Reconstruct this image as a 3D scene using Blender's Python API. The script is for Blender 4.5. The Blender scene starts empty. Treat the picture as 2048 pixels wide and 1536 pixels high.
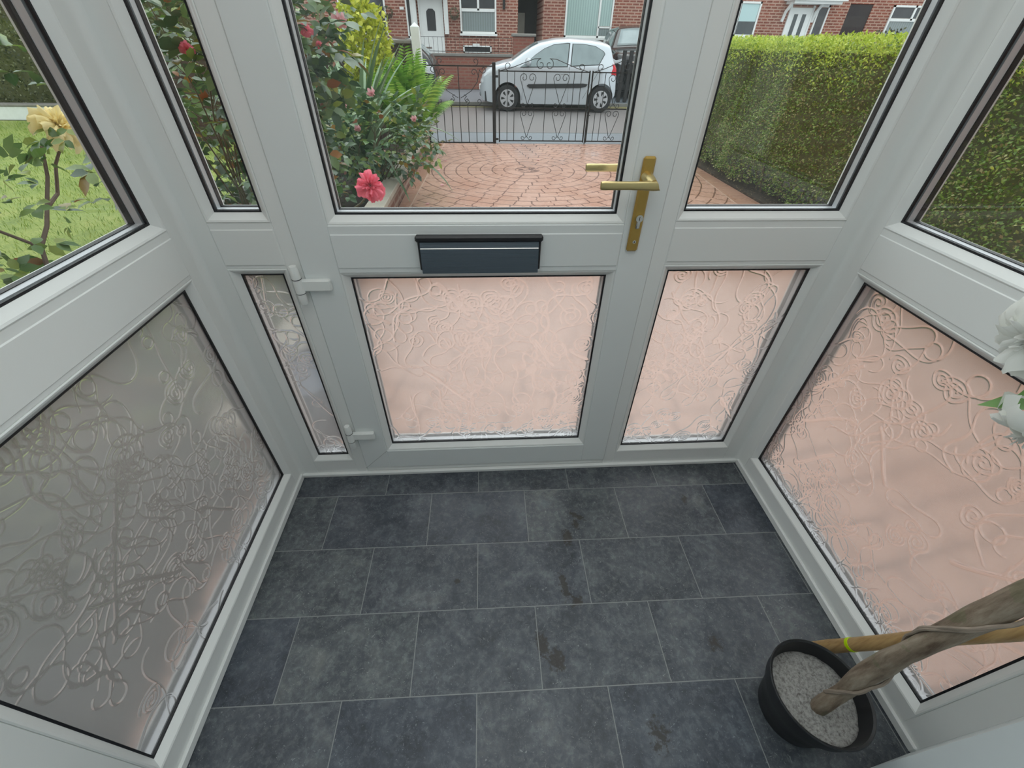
import bpy, math, random
import numpy as np
from mathutils import Vector, Matrix
PI = math.pi
random.seed(7)
RNG = np.random.default_rng(11)
sc = bpy.context.scene
COL = sc.collection

# ------------------------------------------------------------------ camera
cam_d = bpy.data.cameras.new('camera'); cam = bpy.data.objects.new('camera', cam_d); COL.objects.link(cam)
sc.camera = cam
cam_d.sensor_fit = 'HORIZONTAL'; cam_d.sensor_width = 36.0; cam_d.lens = 36.0 * 826.095 / 2048.0
cam_d.clip_start = 0.01; cam_d.clip_end = 300
def _cam_axes(pitch, roll, yaw):
    p, r, y = map(math.radians, (pitch, roll, yaw))
    f = Vector((0, math.cos(p), -math.sin(p))); u = Vector((0, math.sin(p), math.cos(p))); rt = Vector((1, 0, 0))
    rt, u = rt * math.cos(r) + u * math.sin(r), u * math.cos(r) - rt * math.sin(r)
    Rz = Matrix.Rotation(y, 3, 'Z')
    return Rz @ rt, Rz @ u, Rz @ f
_r, _u, _f = _cam_axes(39.6318, 1.1146, -3.9351)
_m = Matrix((_r, _u, -_f)).transposed().to_4x4(); _m.translation = Vector((-.0407, -1.0, 1.2474))
cam.matrix_world = _m

# ------------------------------------------------------------------ sky, light, exposure
w = bpy.data.worlds.new('overcast'); sc.world = w; w.use_nodes = True
wn = w.node_tree.nodes; wl = w.node_tree.links
bg = wn['Background']
tc = wn.new('ShaderNodeTexCoord'); sep = wn.new('ShaderNodeSeparateXYZ'); rmp = wn.new('ShaderNodeValToRGB')
wl.new(tc.outputs['Generated'], sep.inputs[0]); wl.new(sep.outputs['Z'], rmp.inputs[0]); wl.new(rmp.outputs[0], bg.inputs[0])
rmp.color_ramp.elements[0].position = 0.0; rmp.color_ramp.elements[0].color = (.86, .93, .98, 1)
rmp.color_ramp.elements[1].position = 0.6; rmp.color_ramp.elements[1].color = (1.0, 1.05, 1.08, 1)
bg.inputs[1].default_value = 1.65
sd = bpy.data.lights.new('sun_behind_cloud', 'SUN'); so = bpy.data.objects.new('sun_behind_cloud', sd); COL.objects.link(so)
sd.energy = 1.0; sd.angle = math.radians(60); sd.color = (1, .98, .95)
so.rotation_euler = Vector((-.12, -.5, -.85)).to_track_quat('-Z', 'Y').to_euler()
ad = bpy.data.lights.new('porch_fill_light', 'AREA'); ao = bpy.data.objects.new('porch_fill_light', ad); COL.objects.link(ao)
ad.shape = 'RECTANGLE'; ad.size = 1.3; ad.size_y = 1.1; ad.energy = 8.6; ad.color = (.95, 1.0, 1.0); ao.location = (.08, -.85, 2.12)   # added fill lamp under the opaque ceiling, standing in for light from above
sc.view_settings.view_transform = 'Standard'; sc.view_settings.look = 'None'
sc.view_settings.exposure = 0.0; sc.view_settings.gamma = 1.0
sc.view_settings.use_curve_mapping = False
try:
    sc.cycles.transparent_max_bounces = 24; sc.cycles.max_bounces = 12; sc.cycles.transmission_bounces = 12
    sc.cycles.diffuse_bounces = 6; sc.cycles.glossy_bounces = 6
    sc.cycles.caustics_refractive = True; sc.cycles.blur_glossy = .6; sc.cycles.sample_clamp_indirect = 8
    sc.cycles.use_denoising = True
except Exception:
    pass

# ------------------------------------------------------------------ materials
class NT:
    def __init__(s, name):
        s.m = bpy.data.materials.new(name); s.m.use_nodes = True
        s.n = s.m.node_tree.nodes; s.l = s.m.node_tree.links; s.b = s.n['Principled BSDF']; s.out = s.n['Material Output']
    def new(s, t, **k):
        n = s.n.new(t)
        for a, v in k.items(): setattr(n, a, v)
        return n
    def link(s, a, b): s.l.new(a, b)
    def math(s, op, a, b=None, c=None):
        n = s.new('ShaderNodeMath', operation=op)
        for i, v in enumerate((a, b, c)):
            if v is None: continue
            if isinstance(v, (int, float)): n.inputs[i].default_value = v
            else: s.link(v, n.inputs[i])
        return n.outputs[0]
    def noise(s, scale, detail=4, rough=.55, vec=None, dist=0):
        n = s.new('ShaderNodeTexNoise'); n.inputs['Scale'].default_value = scale; n.inputs['Detail'].default_value = detail
        n.inputs['Roughness'].default_value = rough; n.inputs['Distortion'].default_value = dist
        s.link(vec if vec is not None else s.obj(), n.inputs['Vector'])
        return n.outputs[0]
    def obj(s):
        if not hasattr(s, '_o'): s._o = s.new('ShaderNodeTexCoord').outputs['Object']
        return s._o
    def ramp(s, fac, stops):
        n = s.new('ShaderNodeValToRGB'); e = n.color_ramp.elements
        while len(e) < len(stops): e.new(.5)
        for i, (p, c) in enumerate(stops): e[i].position = p; e[i].color = (*c, 1)
        s.link(fac, n.inputs[0]); return n.outputs[0]
    def mix(s, fac, a, b, mode='MIX'):
        n = s.new('ShaderNodeMixRGB', blend_type=mode)
        for i, v in enumerate((fac, a, b)):
            if isinstance(v, (int, float)): n.inputs[i].default_value = v
            elif isinstance(v, tuple): n.inputs[i].default_value = (*v, 1)
            else: s.link(v, n.inputs[i])
        return n.outputs[0]
    def bump(s, h, strength=.3, dist=.01):
        n = s.new('ShaderNodeBump'); n.inputs['Strength'].default_value = strength; n.inputs['Distance'].default_value = dist
        s.link(h, n.inputs['Height']); s.link(n.outputs[0], s.b.inputs['Normal']); return n
    def col(s, c):
        if isinstance(c, tuple): s.b.inputs['Base Color'].default_value = (*c, 1)
        else: s.link(c, s.b.inputs['Base Color'])
def simple(name, c, rough=.5, metal=0, var=.06, scale=6, spec=None, bump=0, bscale=80, sub=None):
    t = NT(name)
    if var: 
        f = t.noise(scale, 5)
        t.col(t.mix(f, tuple(max(0, x * (1 - var)) for x in c), tuple(x * (1 + var) for x in c)))
    else: t.col(c)
    t.b.inputs['Roughness'].default_value = rough; t.b.inputs['Metallic'].default_value = metal
    if spec is not None: t.b.inputs['Specular IOR Level'].default_value = spec
    if bump: t.bump(t.noise(bscale, 3), bump, .003)
    return t.m
def leafmat(name, stops, rough=.45, trans=.25, spec=.5):
    t = NT(name)
    g = t.new('ShaderNodeNewGeometry')
    c = t.ramp(g.outputs['Random Per Island'], stops)
    c = t.mix(t.math('MULTIPLY', t.noise(3, 2), .35), c, (.9, .9, .5), 'MULTIPLY')
    t.col(c); t.b.inputs['Roughness'].default_value = rough; t.b.inputs['Specular IOR Level'].default_value = spec
    tr = t.new('ShaderNodeBsdfTranslucent'); t.link(c, tr.inputs[0])
    mx = t.new('ShaderNodeMixShader'); mx.inputs[0].default_value = trans
    t.link(t.b.outputs[0], mx.inputs[1]); t.link(tr.outputs[0], mx.inputs[2]); t.link(mx.outputs[0], t.out.inputs[0])
    return t.m
M = {}
M['upvc'] = simple('upvc_white', (.785, .80, .785), .32, var=.015, scale=4)
M['upvc_leaf'] = simple('upvc_white_door', (.75, .78, .775), .34, var=.015, scale=5)
M['hinge_white'] = simple('hinge_white', (.80, .82, .80), .3, var=.02)
M['rubber'] = simple('black_rubber', (.008, .009, .012), .5, var=0)
M['alu'] = simple('spacer_aluminium', (.62, .64, .67), .45, metal=.35, var=.03)
M['plaster'] = simple('white_plaster', (.74, .79, .80), .7, var=.03, scale=9, bump=.15, bscale=60)
M['brass'] = simple('satin_brass', (.70, .56, .27), .33, metal=.95, var=.05, scale=30)
M['brass_plate'] = simple('gold_backplate', (.50, .33, .09), .38, metal=.75, var=.06, scale=25)
M['nickel'] = simple('nickel', (.7, .68, .64), .22, metal=1, var=0)
M['black_plastic'] = simple('black_plastic', (.012, .012, .014), .4, var=0)
M['pot_black'] = simple('black_pot', (.012, .013, .015), .45, var=0)
def flapmat():
    t = NT('brushed_steel_flap'); t.col((.16, .185, .215)); t.b.inputs['Metallic'].default_value = 1; 
    mp = t.new('ShaderNodeMapping'); mp.inputs['Scale'].default_value = (4, 4, 900); t.link(t.obj(), mp.inputs[0])
    f = t.noise(1, 3, vec=mp.outputs[0])
    t.link(t.ramp(f, [(.3, (.18,) * 3), (.7, (.3,) * 3)]), t.b.inputs['Roughness'])
    return t.m
M['flap'] = flapmat()
def clearglass(name='clear_glass', tint=(.93, .97, .955)):
    t = NT(name); t.n.remove(t.b)
    lw = t.new('ShaderNodeLayerWeight'); lw.inputs[0].default_value = .5
    p = t.math('POWER', lw.outputs['Facing'], 4.6)
    f = t.math('MULTIPLY_ADD', p, .93, .02)
    tr = t.new('ShaderNodeBsdfTransparent'); tr.inputs[0].default_value = (*tint, 1)
    gl = t.new('ShaderNodeBsdfGlossy'); gl.inputs['Roughness'].default_value = .0
    mx = t.new('ShaderNodeMixShader'); t.link(f, mx.inputs[0]); t.link(tr.outputs[0], mx.inputs[1]); t.link(gl.outputs[0], mx.inputs[2])
    # faint dirt film on the pane
    df = t.new('ShaderNodeBsdfDiffuse'); df.inputs[0].default_value = (.8, .8, .78, 1)
    n = t.noise(5, 5, .65); k = t.math('MULTIPLY', t.math('MAXIMUM', t.math('SUBTRACT', n, .5), 0), .05)
    m2 = t.new('ShaderNodeMixShader'); t.link(k, m2.inputs[0]); t.link(mx.outputs[0], m2.inputs[1]); t.link(df.outputs[0], m2.inputs[2])
    t.link(m2.outputs[0], t.out.inputs[0]); return t.m
M['glass'] = clearglass(tint=(.985, .995, .99))
def obscure(outer):
    t = NT('frosted_outer_face' if outer else 'swirl_textured_glass'); t.n.remove(t.b)
    g = t.new('ShaderNodeBsdfGlass'); g.inputs['IOR'].default_value = 1.45; g.inputs['Color'].default_value = (1, 1, 1, 1)
    mx = t.new('ShaderNodeMixShader'); t.link(g.outputs[0], mx.inputs[1]); t.link(mx.outputs[0], t.out.inputs[0])
    if outer:
        g.inputs['Roughness'].default_value = .16
        d = t.new('ShaderNodeBsdfTranslucent'); d.inputs[0].default_value = (.95, .95, .94, 1); mx.inputs[0].default_value = .24
    else:
        at = t.new('ShaderNodeAttribute'); at.attribute_name = 'relief'; fr = t.math('MINIMUM', t.math('MULTIPLY', at.outputs['Fac'], 1500), 1)
        d = t.new('ShaderNodeBsdfDiffuse'); d.inputs[0].default_value = (.85, .86, .85, 1)     # the field is frosted, the raised strands are clear
        t.link(t.math('MULTIPLY_ADD', fr, -.16, .17), mx.inputs[0]); t.link(t.math('MULTIPLY_ADD', fr, -.11, .16), g.inputs['Roughness'])
    t.link(d.outputs[0], mx.inputs[2]); return t.m
M['obscure_out'] = obscure(True)
M['obscure'] = obscure(False)

def floor_mat():
    t = NT('slate_vinyl_tiles'); o = t.obj()
    s = t.new('ShaderNodeSeparateXYZ'); t.link(o, s.inputs[0]); X, Y = s.outputs[0], s.outputs[1]
    # rows .1987 deep, half bond of .329 wide tiles
    yy = t.math('ADD', t.math('MULTIPLY_ADD', X, .006, Y), .101 + 1.987)
    v = t.math('DIVIDE', yy, .1987); row = t.math('FLOOR', v); fy = t.math('FRACT', v)
    par = t.math('MODULO', row, 2)
    uu = t.math('DIVIDE', t.math('ADD', t.math('ADD', X, .257 + 3.29), t.math('MULTIPLY_ADD', par, .1645, .1645)), .329)
    cx = t.math('FLOOR', uu); fx = t.math('FRACT', uu)
    dx = t.math('MULTIPLY', t.math('MINIMUM', fx, t.math('SUBTRACT', 1, fx)), .329)
    dy = t.math('MULTIPLY', t.math('MINIMUM', fy, t.math('SUBTRACT', 1, fy)), .1987)
    dd = t.math('MINIMUM', dx, dy); line = t.math('LESS_THAN', dd, .0011)
    cb = t.new('ShaderNodeCombineXYZ'); t.link(cx, cb.inputs[0]); t.link(row, cb.inputs[1])
    wn_ = t.new('ShaderNodeTexWhiteNoise', noise_dimensions='2D'); t.link(cb.outputs[0], wn_.inputs[0])
    rnd = wn_.outputs[0]
    off = t.new('ShaderNodeVectorMath', operation='MULTIPLY_ADD'); t.link(wn_.outputs[1], off.inputs[0]); off.inputs[1].default_value = (7, 7, 7); t.link(o, off.inputs[2])
    V = off.outputs[0]
    n1 = t.noise(9, 6, .65, V, .6); n2 = t.noise(60, 5, .7, V, .4); n3 = t.noise(95, 3, .6, V, 3.0)
    base = t.ramp(n1, [(.32, (.022, .027, .035)), (.47, (.058, .066, .080)), (.58, (.10, .112, .125)), (.70, (.19, .20, .20))])
    base = t.mix(.45, base, t.ramp(n2, [(.36, (.022, .026, .034)), (.5, (.058, .066, .080)), (.64, (.16, .175, .185))]))
    base = t.mix(t.math('MULTIPLY', t.math('GREATER_THAN', n3, .66), .55), base, (.36, .38, .38))
    base = t.mix(1.0, base, t.ramp(rnd, [(0, (.78, .82, .9)), (.5, (1, 1, 1)), (1, (1.2, 1.2, 1.12))]), 'MULTIPLY')
    # muddy foot marks and pale bluish patches, each with a place of its own
    def spot(cx_, cy_, rx, ry, freq, thr, ang=0):
        mp = t.new('ShaderNodeMapping'); mp.vector_type = 'TEXTURE'; mp.inputs['Location'].default_value = (cx_, cy_, 0)
        mp.inputs['Rotation'].default_value = (0, 0, ang); mp.inputs['Scale'].default_value = (rx, ry, 1); t.link(o, mp.inputs[0])
        ln = t.new('ShaderNodeVectorMath', operation='LENGTH'); t.link(mp.outputs[0], ln.inputs[0])
        r_ = t.math('SUBTRACT', 1, ln.outputs['Value'])
        return t.math('MINIMUM', t.math('MAXIMUM', t.math('MULTIPLY', t.math('SUBTRACT', t.math('ADD', t.math('MULTIPLY', r_, .5), t.noise(freq, 4, .7)), thr - .09), 8), 0), 1)
    mud = None
    for a in ((.243, -.212, .055, .016, 90, .76, -.55), (.235, -.245, .02, .03, 120, .76), (.198, -.29, .028, .045, 70, .74), (.165, -.445, .022, .075, 80, .78, .1), (.195, -.49, .03, .03, 80, .78),
              (.083, -.60, .025, .055, 80, .75, .2), (.115, -.635, .035, .045, 80, .75, .3), (-.153, -.416, .016, .012, 200, .74), (.64, -.165, .02, .04, 60, .8), (.335, -.80, .05, .07, 70, .86), (.55, -.62, .05, .05, 70, .9)):
        s_ = spot(*a[:6], *(a[6:] or ())); mud = s_ if mud is None else t.math('MAXIMUM', mud, s_)
    base = t.mix(t.math('MULTIPLY', mud, .8), base, (.020, .013, .008))
    pal = spot(-.10, -.17, .075, .05, 25, .78); pal = t.math('MAXIMUM', pal, spot(.135, -.155, .045, .035, 30, .76))
    base = t.mix(t.math('MULTIPLY', pal, .4), base, (.13, .16, .18))
    base = t.mix(line, base, (.24, .25, .245))
    t.col(base)
    t.link(t.ramp(n2, [(.3, (.32,) * 3), (.7, (.5,) * 3)]), t.b.inputs['Roughness'])
    h = t.math('SUBTRACT', t.math('MULTIPLY', n2, .3), t.math('MULTIPLY', line, 1.0)); t.bump(h, .25, .0015)
    return t.m
M['floor'] = floor_mat()

def drive_mat():
    t = NT('stamped_concrete_circles'); o = t.obj()
    s = t.new('ShaderNodeSeparateXYZ'); t.link(o, s.inputs[0]); X, Y = s.outputs[0], s.outputs[1]
    dx = t.math('SUBTRACT', X, .55); dy = t.math('SUBTRACT', Y, 5.35)
    nz = t.math('MULTIPLY', t.math('SUBTRACT', t.noise(4, 2), .5), .03)
    r = t.math('ADD', t.math('SQRT', t.math('ADD', t.math('MULTIPLY', dx, dx), t.math('MULTIPLY', dy, dy))), nz)
    th = t.math('ARCTAN2', dy, dx)
    u = t.math('DIVIDE', r, .165); ring = t.math('FLOOR', u); fr = t.math('FRACT', u)
    arc = t.math('ADD', t.math('MULTIPLY', th, t.math('MULTIPLY', ring, .165)), t.math('MULTIPLY', t.math('MODULO', t.math('MULTIPLY', ring, 7.31), 1), 1.0))
    a = t.math('ADD', t.math('DIVIDE', arc, .2), t.math('MULTIPLY', t.math('SUBTRACT', t.noise(6, 2), .5), .5)); fa = t.math('FRACT', a)
    l1 = t.math('LESS_THAN', t.math('MINIMUM', fr, t.math('SUBTRACT', 1, fr)), .05)
    l2 = t.math('LESS_THAN', t.math('MINIMUM', fa, t.math('SUBTRACT', 1, fa)), .035)
    line = t.math('MAXIMUM', l1, l2)
    line = t.math('MULTIPLY', line, t.math('GREATER_THAN', t.noise(7, 2), .36))
    # plain borders beyond the scored joints, with planks across
    jl = t.math('SUBTRACT', X, t.math('MULTIPLY_ADD', Y, .033, -.97)); jr = t.math('SUBTRACT', t.math('MULTIPLY_ADD', Y, .08, 2.5), X)
    inside = t.math('MULTIPLY', t.math('GREATER_THAN', jl, 0), t.math('GREATER_THAN', jr, 0))
    joint = t.math('LESS_THAN', t.math('MINIMUM', t.math('ABSOLUTE', jl), t.math('ABSOLUTE', jr)), .007)
    plank = t.math('LESS_THAN', t.math('FRACT', t.math('DIVIDE', Y, .11)), .07)
    line = t.math('ADD', t.math('MULTIPLY', line, inside), t.math('MULTIPLY', t.math('MULTIPLY', plank, t.math('SUBTRACT', 1, inside)), .5))
    big = t.noise(1.3, 4); fine = t.noise(25, 5, .7)
    c = t.ramp(big, [(.3, (.48, .28, .21)), (.7, (.60, .385, .305))])
    c = t.mix(.35, c, t.ramp(fine, [(.3, (.38, .18, .12)), (.7, (.66, .42, .33))]))
    c = t.mix(t.math('MULTIPLY', t.math('SUBTRACT', 1, inside), .45), c, (.36, .19, .12))
    c = t.mix(t.math('MULTIPLY', line, .85), c, (.13, .06, .045)); c = t.mix(joint, c, (.62, .45, .36))
    t.col(c)
    t.link(t.ramp(t.noise(2.2, 4), [(.35, (.14,) * 3), (.6, (.34,) * 3)]), t.b.inputs['Roughness'])
    t.bump(t.math('SUBTRACT', t.math('MULTIPLY', fine, .2), line), .25, .004)
    return t.m
M['drive'] = drive_mat()

def brick_mat(name, c1, c2, mort, scale=1.0, axis='XZ', dirt=0.25):
    t = NT(name); s = t.new('ShaderNodeSeparateXYZ'); t.link(t.obj(), s.inputs[0])
    cb = t.new('ShaderNodeCombineXYZ'); t.link(s.outputs[0 if axis[0] == 'X' else 1], cb.inputs[0]); t.link(s.outputs[2], cb.inputs[1])
    b = t.new('ShaderNodeTexBrick'); t.link(cb.outputs[0], b.inputs[0])
    b.inputs['Scale'].default_value = scale; b.inputs['Brick Width'].default_value = .235; b.inputs['Row Height'].default_value = .078
    b.inputs['Mortar Size'].default_value = .017; b.inputs['Mortar Smooth'].default_value = .15; b.inputs['Bias'].default_value = 0
    b.inputs['Color1'].default_value = (*c1, 1); b.inputs['Color2'].default_value = (*c2, 1); b.inputs['Mortar'].default_value = (*mort, 1)
    c = t.mix(t.math('MULTIPLY', t.noise(1.7, 5), dirt * 2), b.outputs[0], tuple(x * .55 for x in c1))
    c = t.mix(.2, c, t.ramp(t.noise(40, 3), [(.3, tuple(x * .6 for x in c1)), (.7, tuple(min(1, x * 1.5) for x in c2))]))
    t.col(c); t.b.inputs['Roughness'].default_value = .8
    t.bump(t.math('SUBTRACT', 1, b.outputs[1]), .5, .008)
    return t.m
M['brick'] = brick_mat('red_brick', (.17, .05, .035), (.34, .11, .07), (.58, .42, .33))
M['brick_far'] = brick_mat('garden_wall_brick', (.24, .07, .05), (.33, .11, .075), (.30, .19, .14), dirt=.4)
M['brick_dark'] = brick_mat('sooty_brick', (.05, .03, .025), (.09, .05, .035), (.07, .06, .05), dirt=.5)
M['brick_side'] = brick_mat('planter_brick', (.20, .085, .06), (.30, .15, .11), (.45, .36, .30), axis='YZ')
M['coping'] = simple('stone_coping', (.42, .39, .33), .6, var=.35, scale=7, bump=.3, bscale=60)
M['coping_grey'] = simple('grey_coping', (.22, .21, .19), .7, var=.35, scale=5)
M['asphalt'] = simple('wet_asphalt', (.19, .175, .172), .4, var=.35, scale=45, bump=.3, bscale=120)
M['pavement'] = simple('wet_pavement', (.22, .25, .28), .3, var=.2, scale=8)
M['kerb'] = simple('kerb_stone', (.20, .20, .19), .6, var=.25, scale=6)
M['verge'] = simple('mossy_verge', (.17, .15, .06), .8, var=.5, scale=9)
M['soil'] = simple('damp_soil', (.045, .032, .022), .85, var=.5, scale=18, bump=.6, bscale=35)
M['iron'] = simple('black_iron', (.006, .006, .006), .4, var=0)
M['white_paint'] = simple('white_paint', (.78, .80, .78), .5, var=.08, scale=8)
M['render_white'] = simple('rough_white_render', (.74, .78, .76), .8, var=.12, scale=25, bump=.4, bscale=50)
def grass_mat():
    t = NT('lawn_grass'); c = t.ramp(t.noise(3.5, 6, .7), [(.3, (.10, .17, .02)), (.5, (.22, .30, .045)), (.7, (.34, .36, .09))])
    c = t.mix(.4, c, t.ramp(t.noise(60, 3, .7), [(.35, (.06, .12, .015)), (.65, (.42, .47, .14))]))
    t.col(c); t.b.inputs['Roughness'].default_value = .75; t.bump(t.noise(90, 3), .6, .02); return t.m
M['grass'] = grass_mat()
M['blade'] = leafmat('grass_blades', [(0, (.12, .22, .03)), (.5, (.26, .38, .06)), (1, (.42, .46, .13))], .6, .35)
M['leaf_hedge'] = leafmat('privet_leaves', [(0, (.08, .15, .03)), (.4, (.18, .31, .06)), (.72, (.34, .48, .11)), (.86, (.34, .26, .13)), (1, (.55, .58, .28))], .4, .25, .5)
M['leaf_hedge_top'] = leafmat('privet_new_growth', [(0, (.30, .44, .05)), (.5, (.52, .66, .09)), (1, (.70, .80, .18))], .45, .35, .5)
M['leaf_rose'] = leafmat('rose_leaves', [(0, (.035, .085, .04)), (.45, (.08, .17, .075)), (.8, (.15, .26, .08)), (.9, (.30, .38, .06)), (.96, (.30, .08, .04)), (1, (.45, .28, .05))], .28, .2, .7)
M['leaf_rose_light'] = leafmat('young_rose_leaves', [(0, (.06, .14, .04)), (.5, (.14, .26, .06)), (.9, (.28, .36, .08)), (1, (.3, .12, .05))], .35, .3, .6)
M['leaf_yellow'] = leafmat('golden_leaves', [(0, (.30, .38, .03)), (.5, (.55, .60, .06)), (1, (.78, .78, .14))], .45, .35, .5)
M['leaf_fern'] = leafmat('fern_green', [(0, (.10, .24, .03)), (.5, (.20, .42, .05)), (1, (.36, .56, .10))], .5, .3, .4)
M['leaf_sword'] = leafmat('sword_leaves', [(0, (.06, .14, .06)), (.5, (.14, .26, .13)), (1, (.32, .46, .30))], .35, .15, .6)
M['leaf_dark'] = leafmat('dark_hedge_leaves', [(0, (.02, .035, .015)), (.6, (.07, .09, .04)), (1, (.30, .32, .20))], .4, .2, .5)
M['stem'] = simple('rose_stem', (.10, .085, .04), .6, var=.3, scale=30)
M['stem_brown'] = simple('old_rose_wood', (.13, .09, .065), .7, var=.3, scale=40)
def petalmat(name, c1, c2, rough=.5, trans=.3):
    t = NT(name); c = t.mix(t.noise(25, 3), c1, c2); t.col(c); t.b.inputs['Roughness'].default_value = rough
    t.b.inputs['Specular IOR Level'].default_value = .25
    tr = t.new('ShaderNodeBsdfTranslucent'); t.link(c, tr.inputs[0]); mx = t.new('ShaderNodeMixShader'); mx.inputs[0].default_value = trans
    t.link(t.b.outputs[0], mx.inputs[1]); t.link(tr.outputs[0], mx.inputs[2]); t.link(mx.outputs[0], t.out.inputs[0]); return t.m
M['pink'] = petalmat('coral_pink_petals', (.88, .13, .22), (.98, .30, .38))
M['pink_pale'] = petalmat('faded_pink_petals', (.75, .35, .42), (.85, .58, .58))
M['yellow'] = petalmat('yellow_petals', (.95, .80, .34), (.98, .92, .62))
M['white_petal'] = petalmat('white_silk_petals', (.90, .91, .87), (.96, .96, .93), .6, .35)
M['silk_green'] = simple('silk_green', (.10, .22, .04), .5, var=.2)
def bark():
    t = NT('artificial_trunk'); mp = t.new('ShaderNodeMapping'); mp.inputs['Scale'].default_value = (1, 1, .15); t.link(t.obj(), mp.inputs[0])
    n = t.noise(60, 6, .65, mp.outputs[0]); c = t.ramp(n, [(.3, (.11, .07, .045)), (.5, (.26, .20, .145)), (.7, (.42, .35, .27))])
    c = t.mix(t.math('MULTIPLY', t.math('GREATER_THAN', t.noise(14, 4), .56), .3), c, (.13, .16, .07))
    t.col(c); t.b.inputs['Roughness'].default_value = .7; t.bump(n, .6, .004); return t.m
M['bark'] = bark()
M['vine'] = simple('vine_strand', (.30, .24, .19), .6, var=.25, scale=60)
def bamboo():
    t = NT('bamboo_cane'); mp = t.new('ShaderNodeMapping'); mp.inputs['Scale'].default_value = (1, 1, .05); t.link(t.obj(), mp.inputs[0])
    n = t.noise(150, 4, .6, mp.outputs[0]); t.col(t.ramp(n, [(.3, (.36, .21, .08)), (.7, (.58, .38, .17))])); t.b.inputs['Roughness'].default_value = .4; return t.m
M['bamboo'] = bamboo()
M['hiviz'] = simple('lime_tape', (.6, .85, .0), .4, var=0)
def gravelm():
    t = NT('pale_grit'); n = t.noise(140, 5, .75); t.col(t.ramp(n, [(.35, (.16, .15, .14)), (.5, (.38, .37, .35)), (.7, (.56, .55, .53))])); t.b.inputs['Roughness'].default_value = .85; t.bump(n, 1, .006); return t.m
M['grit'] = gravelm()
def paint(name, c, rough=.3, metal=.3):
    t = NT(name); t.col(c); t.b.inputs['Roughness'].default_value = rough; t.b.inputs['Metallic'].default_value = metal
    t.b.inputs['Coat Weight'].default_value = .6; t.b.inputs['Coat Roughness'].default_value = .08
    t.bump(t.noise(4, 2), .02, .01); return t.m
M['silver'] = paint('silver_car_paint', (.55, .60, .64), .35, .45)
M['car_black'] = paint('black_car_paint', (.010, .011, .013), .25, .2)
M['car_grey'] = paint('dark_grey_car_paint', (.035, .04, .05), .3, .4)
M['car_glass'] = simple('car_window', (.24, .30, .31), .06, var=.35, scale=3)
M['car_trim'] = simple('black_car_trim', (.02, .021, .022), .5, var=0)
M['tyre'] = simple('tyre', (.018, .018, .019), .75, var=.1)
M['hubcap'] = simple('silver_hubcap', (.52, .53, .55), .35, metal=.4, var=.05)
M['red_lens'] = simple('red_tail_lens', (.6, .01, .02), .2, var=0)
M['head_lens'] = simple('headlamp_lens', (.62, .66, .68), .12, var=.2, scale=20)
M['plate_white'] = simple('white_panel', (.78, .79, .78), .5, var=0)
M['pane_dark'] = simple('dark_window_pane', (.05, .06, .065), .08, var=.5, scale=2)
def curtain(name, c):
    t = NT(name); s = t.new('ShaderNodeSeparateXYZ'); t.link(t.obj(), s.inputs[0])
    k = t.math('SINE', t.math('MULTIPLY', s.outputs[0], 75)); t.col(t.mix(t.math('MULTIPLY_ADD', k, .25, .3), c, tuple(x * .55 for x in c)))
    t.b.inputs['Roughness'].default_value = .12; return t.m
M['pane_blind'] = curtain('pane_with_vertical_blinds', (.38, .52, .49))
M['pane_net'] = curtain('pane_with_net_curtain', (.26, .31, .31))
M['pane_mint'] = simple('pane_with_pale_blind', (.45, .62, .62), .15, var=.05)
M['shed_black'] = simple('black_boards', (.02, .019, .02), .6, var=.3, scale=9)
M['roof_grey'] = simple('grey_roof', (.1, .1, .11), .8, var=.2)
M['white_plaster_ext'] = simple('pale_step', (.5, .48, .45), .7, var=.2)
M['slate_blue'] = simple('blue_grey_pot', (.10, .12, .16), .4, var=.15)

# ------------------------------------------------------------------ helpers
def link(o, parent=None):
    COL.objects.link(o)
    if parent is not None: o.parent = parent
    return o
def tag(o, label=None, cat=None, group=None, kind=None):
    if label: o['label'] = label
    if cat: o['category'] = cat
    if group: o['group'] = group
    if kind: o['kind'] = kind
    return o
def empty(name, loc=(0, 0, 0), label=None, cat=None, group=None, kind=None, rz=0):
    o = bpy.data.objects.new(name, None); o.location = loc; o.rotation_euler = (0, 0, rz); o.empty_display_size = .05
    COL.objects.link(o); return tag(o, label, cat, group, kind)
def raw(name, V, F, mat, parent=None, smooth=False, off=None):
    me = bpy.data.meshes.new(name)
    if isinstance(V, np.ndarray) and isinstance(F, np.ndarray):
        n = len(V); k = F.shape[1]; me.vertices.add(n); me.vertices.foreach_set('co', V.astype(np.float32).ravel())
        me.loops.add(F.size); me.loops.foreach_set('vertex_index', F.astype(np.int32).ravel())
        me.polygons.add(len(F)); me.polygons.foreach_set('loop_start', np.arange(0, F.size, k, dtype=np.int32))
        me.polygons.foreach_set('loop_total', np.full(len(F), k, dtype=np.int32)); me.update(calc_edges=True); me.validate()
    else:
        me.from_pydata([tuple(v) for v in V], [], [tuple(f) for f in F]); me.update()
    if smooth: me.polygons.foreach_set('use_smooth', [True] * len(me.polygons))
    for m in (mat if isinstance(mat, (list, tuple)) else [mat]): me.materials.append(m)
    return link(bpy.data.objects.new(name, me), parent)
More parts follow.
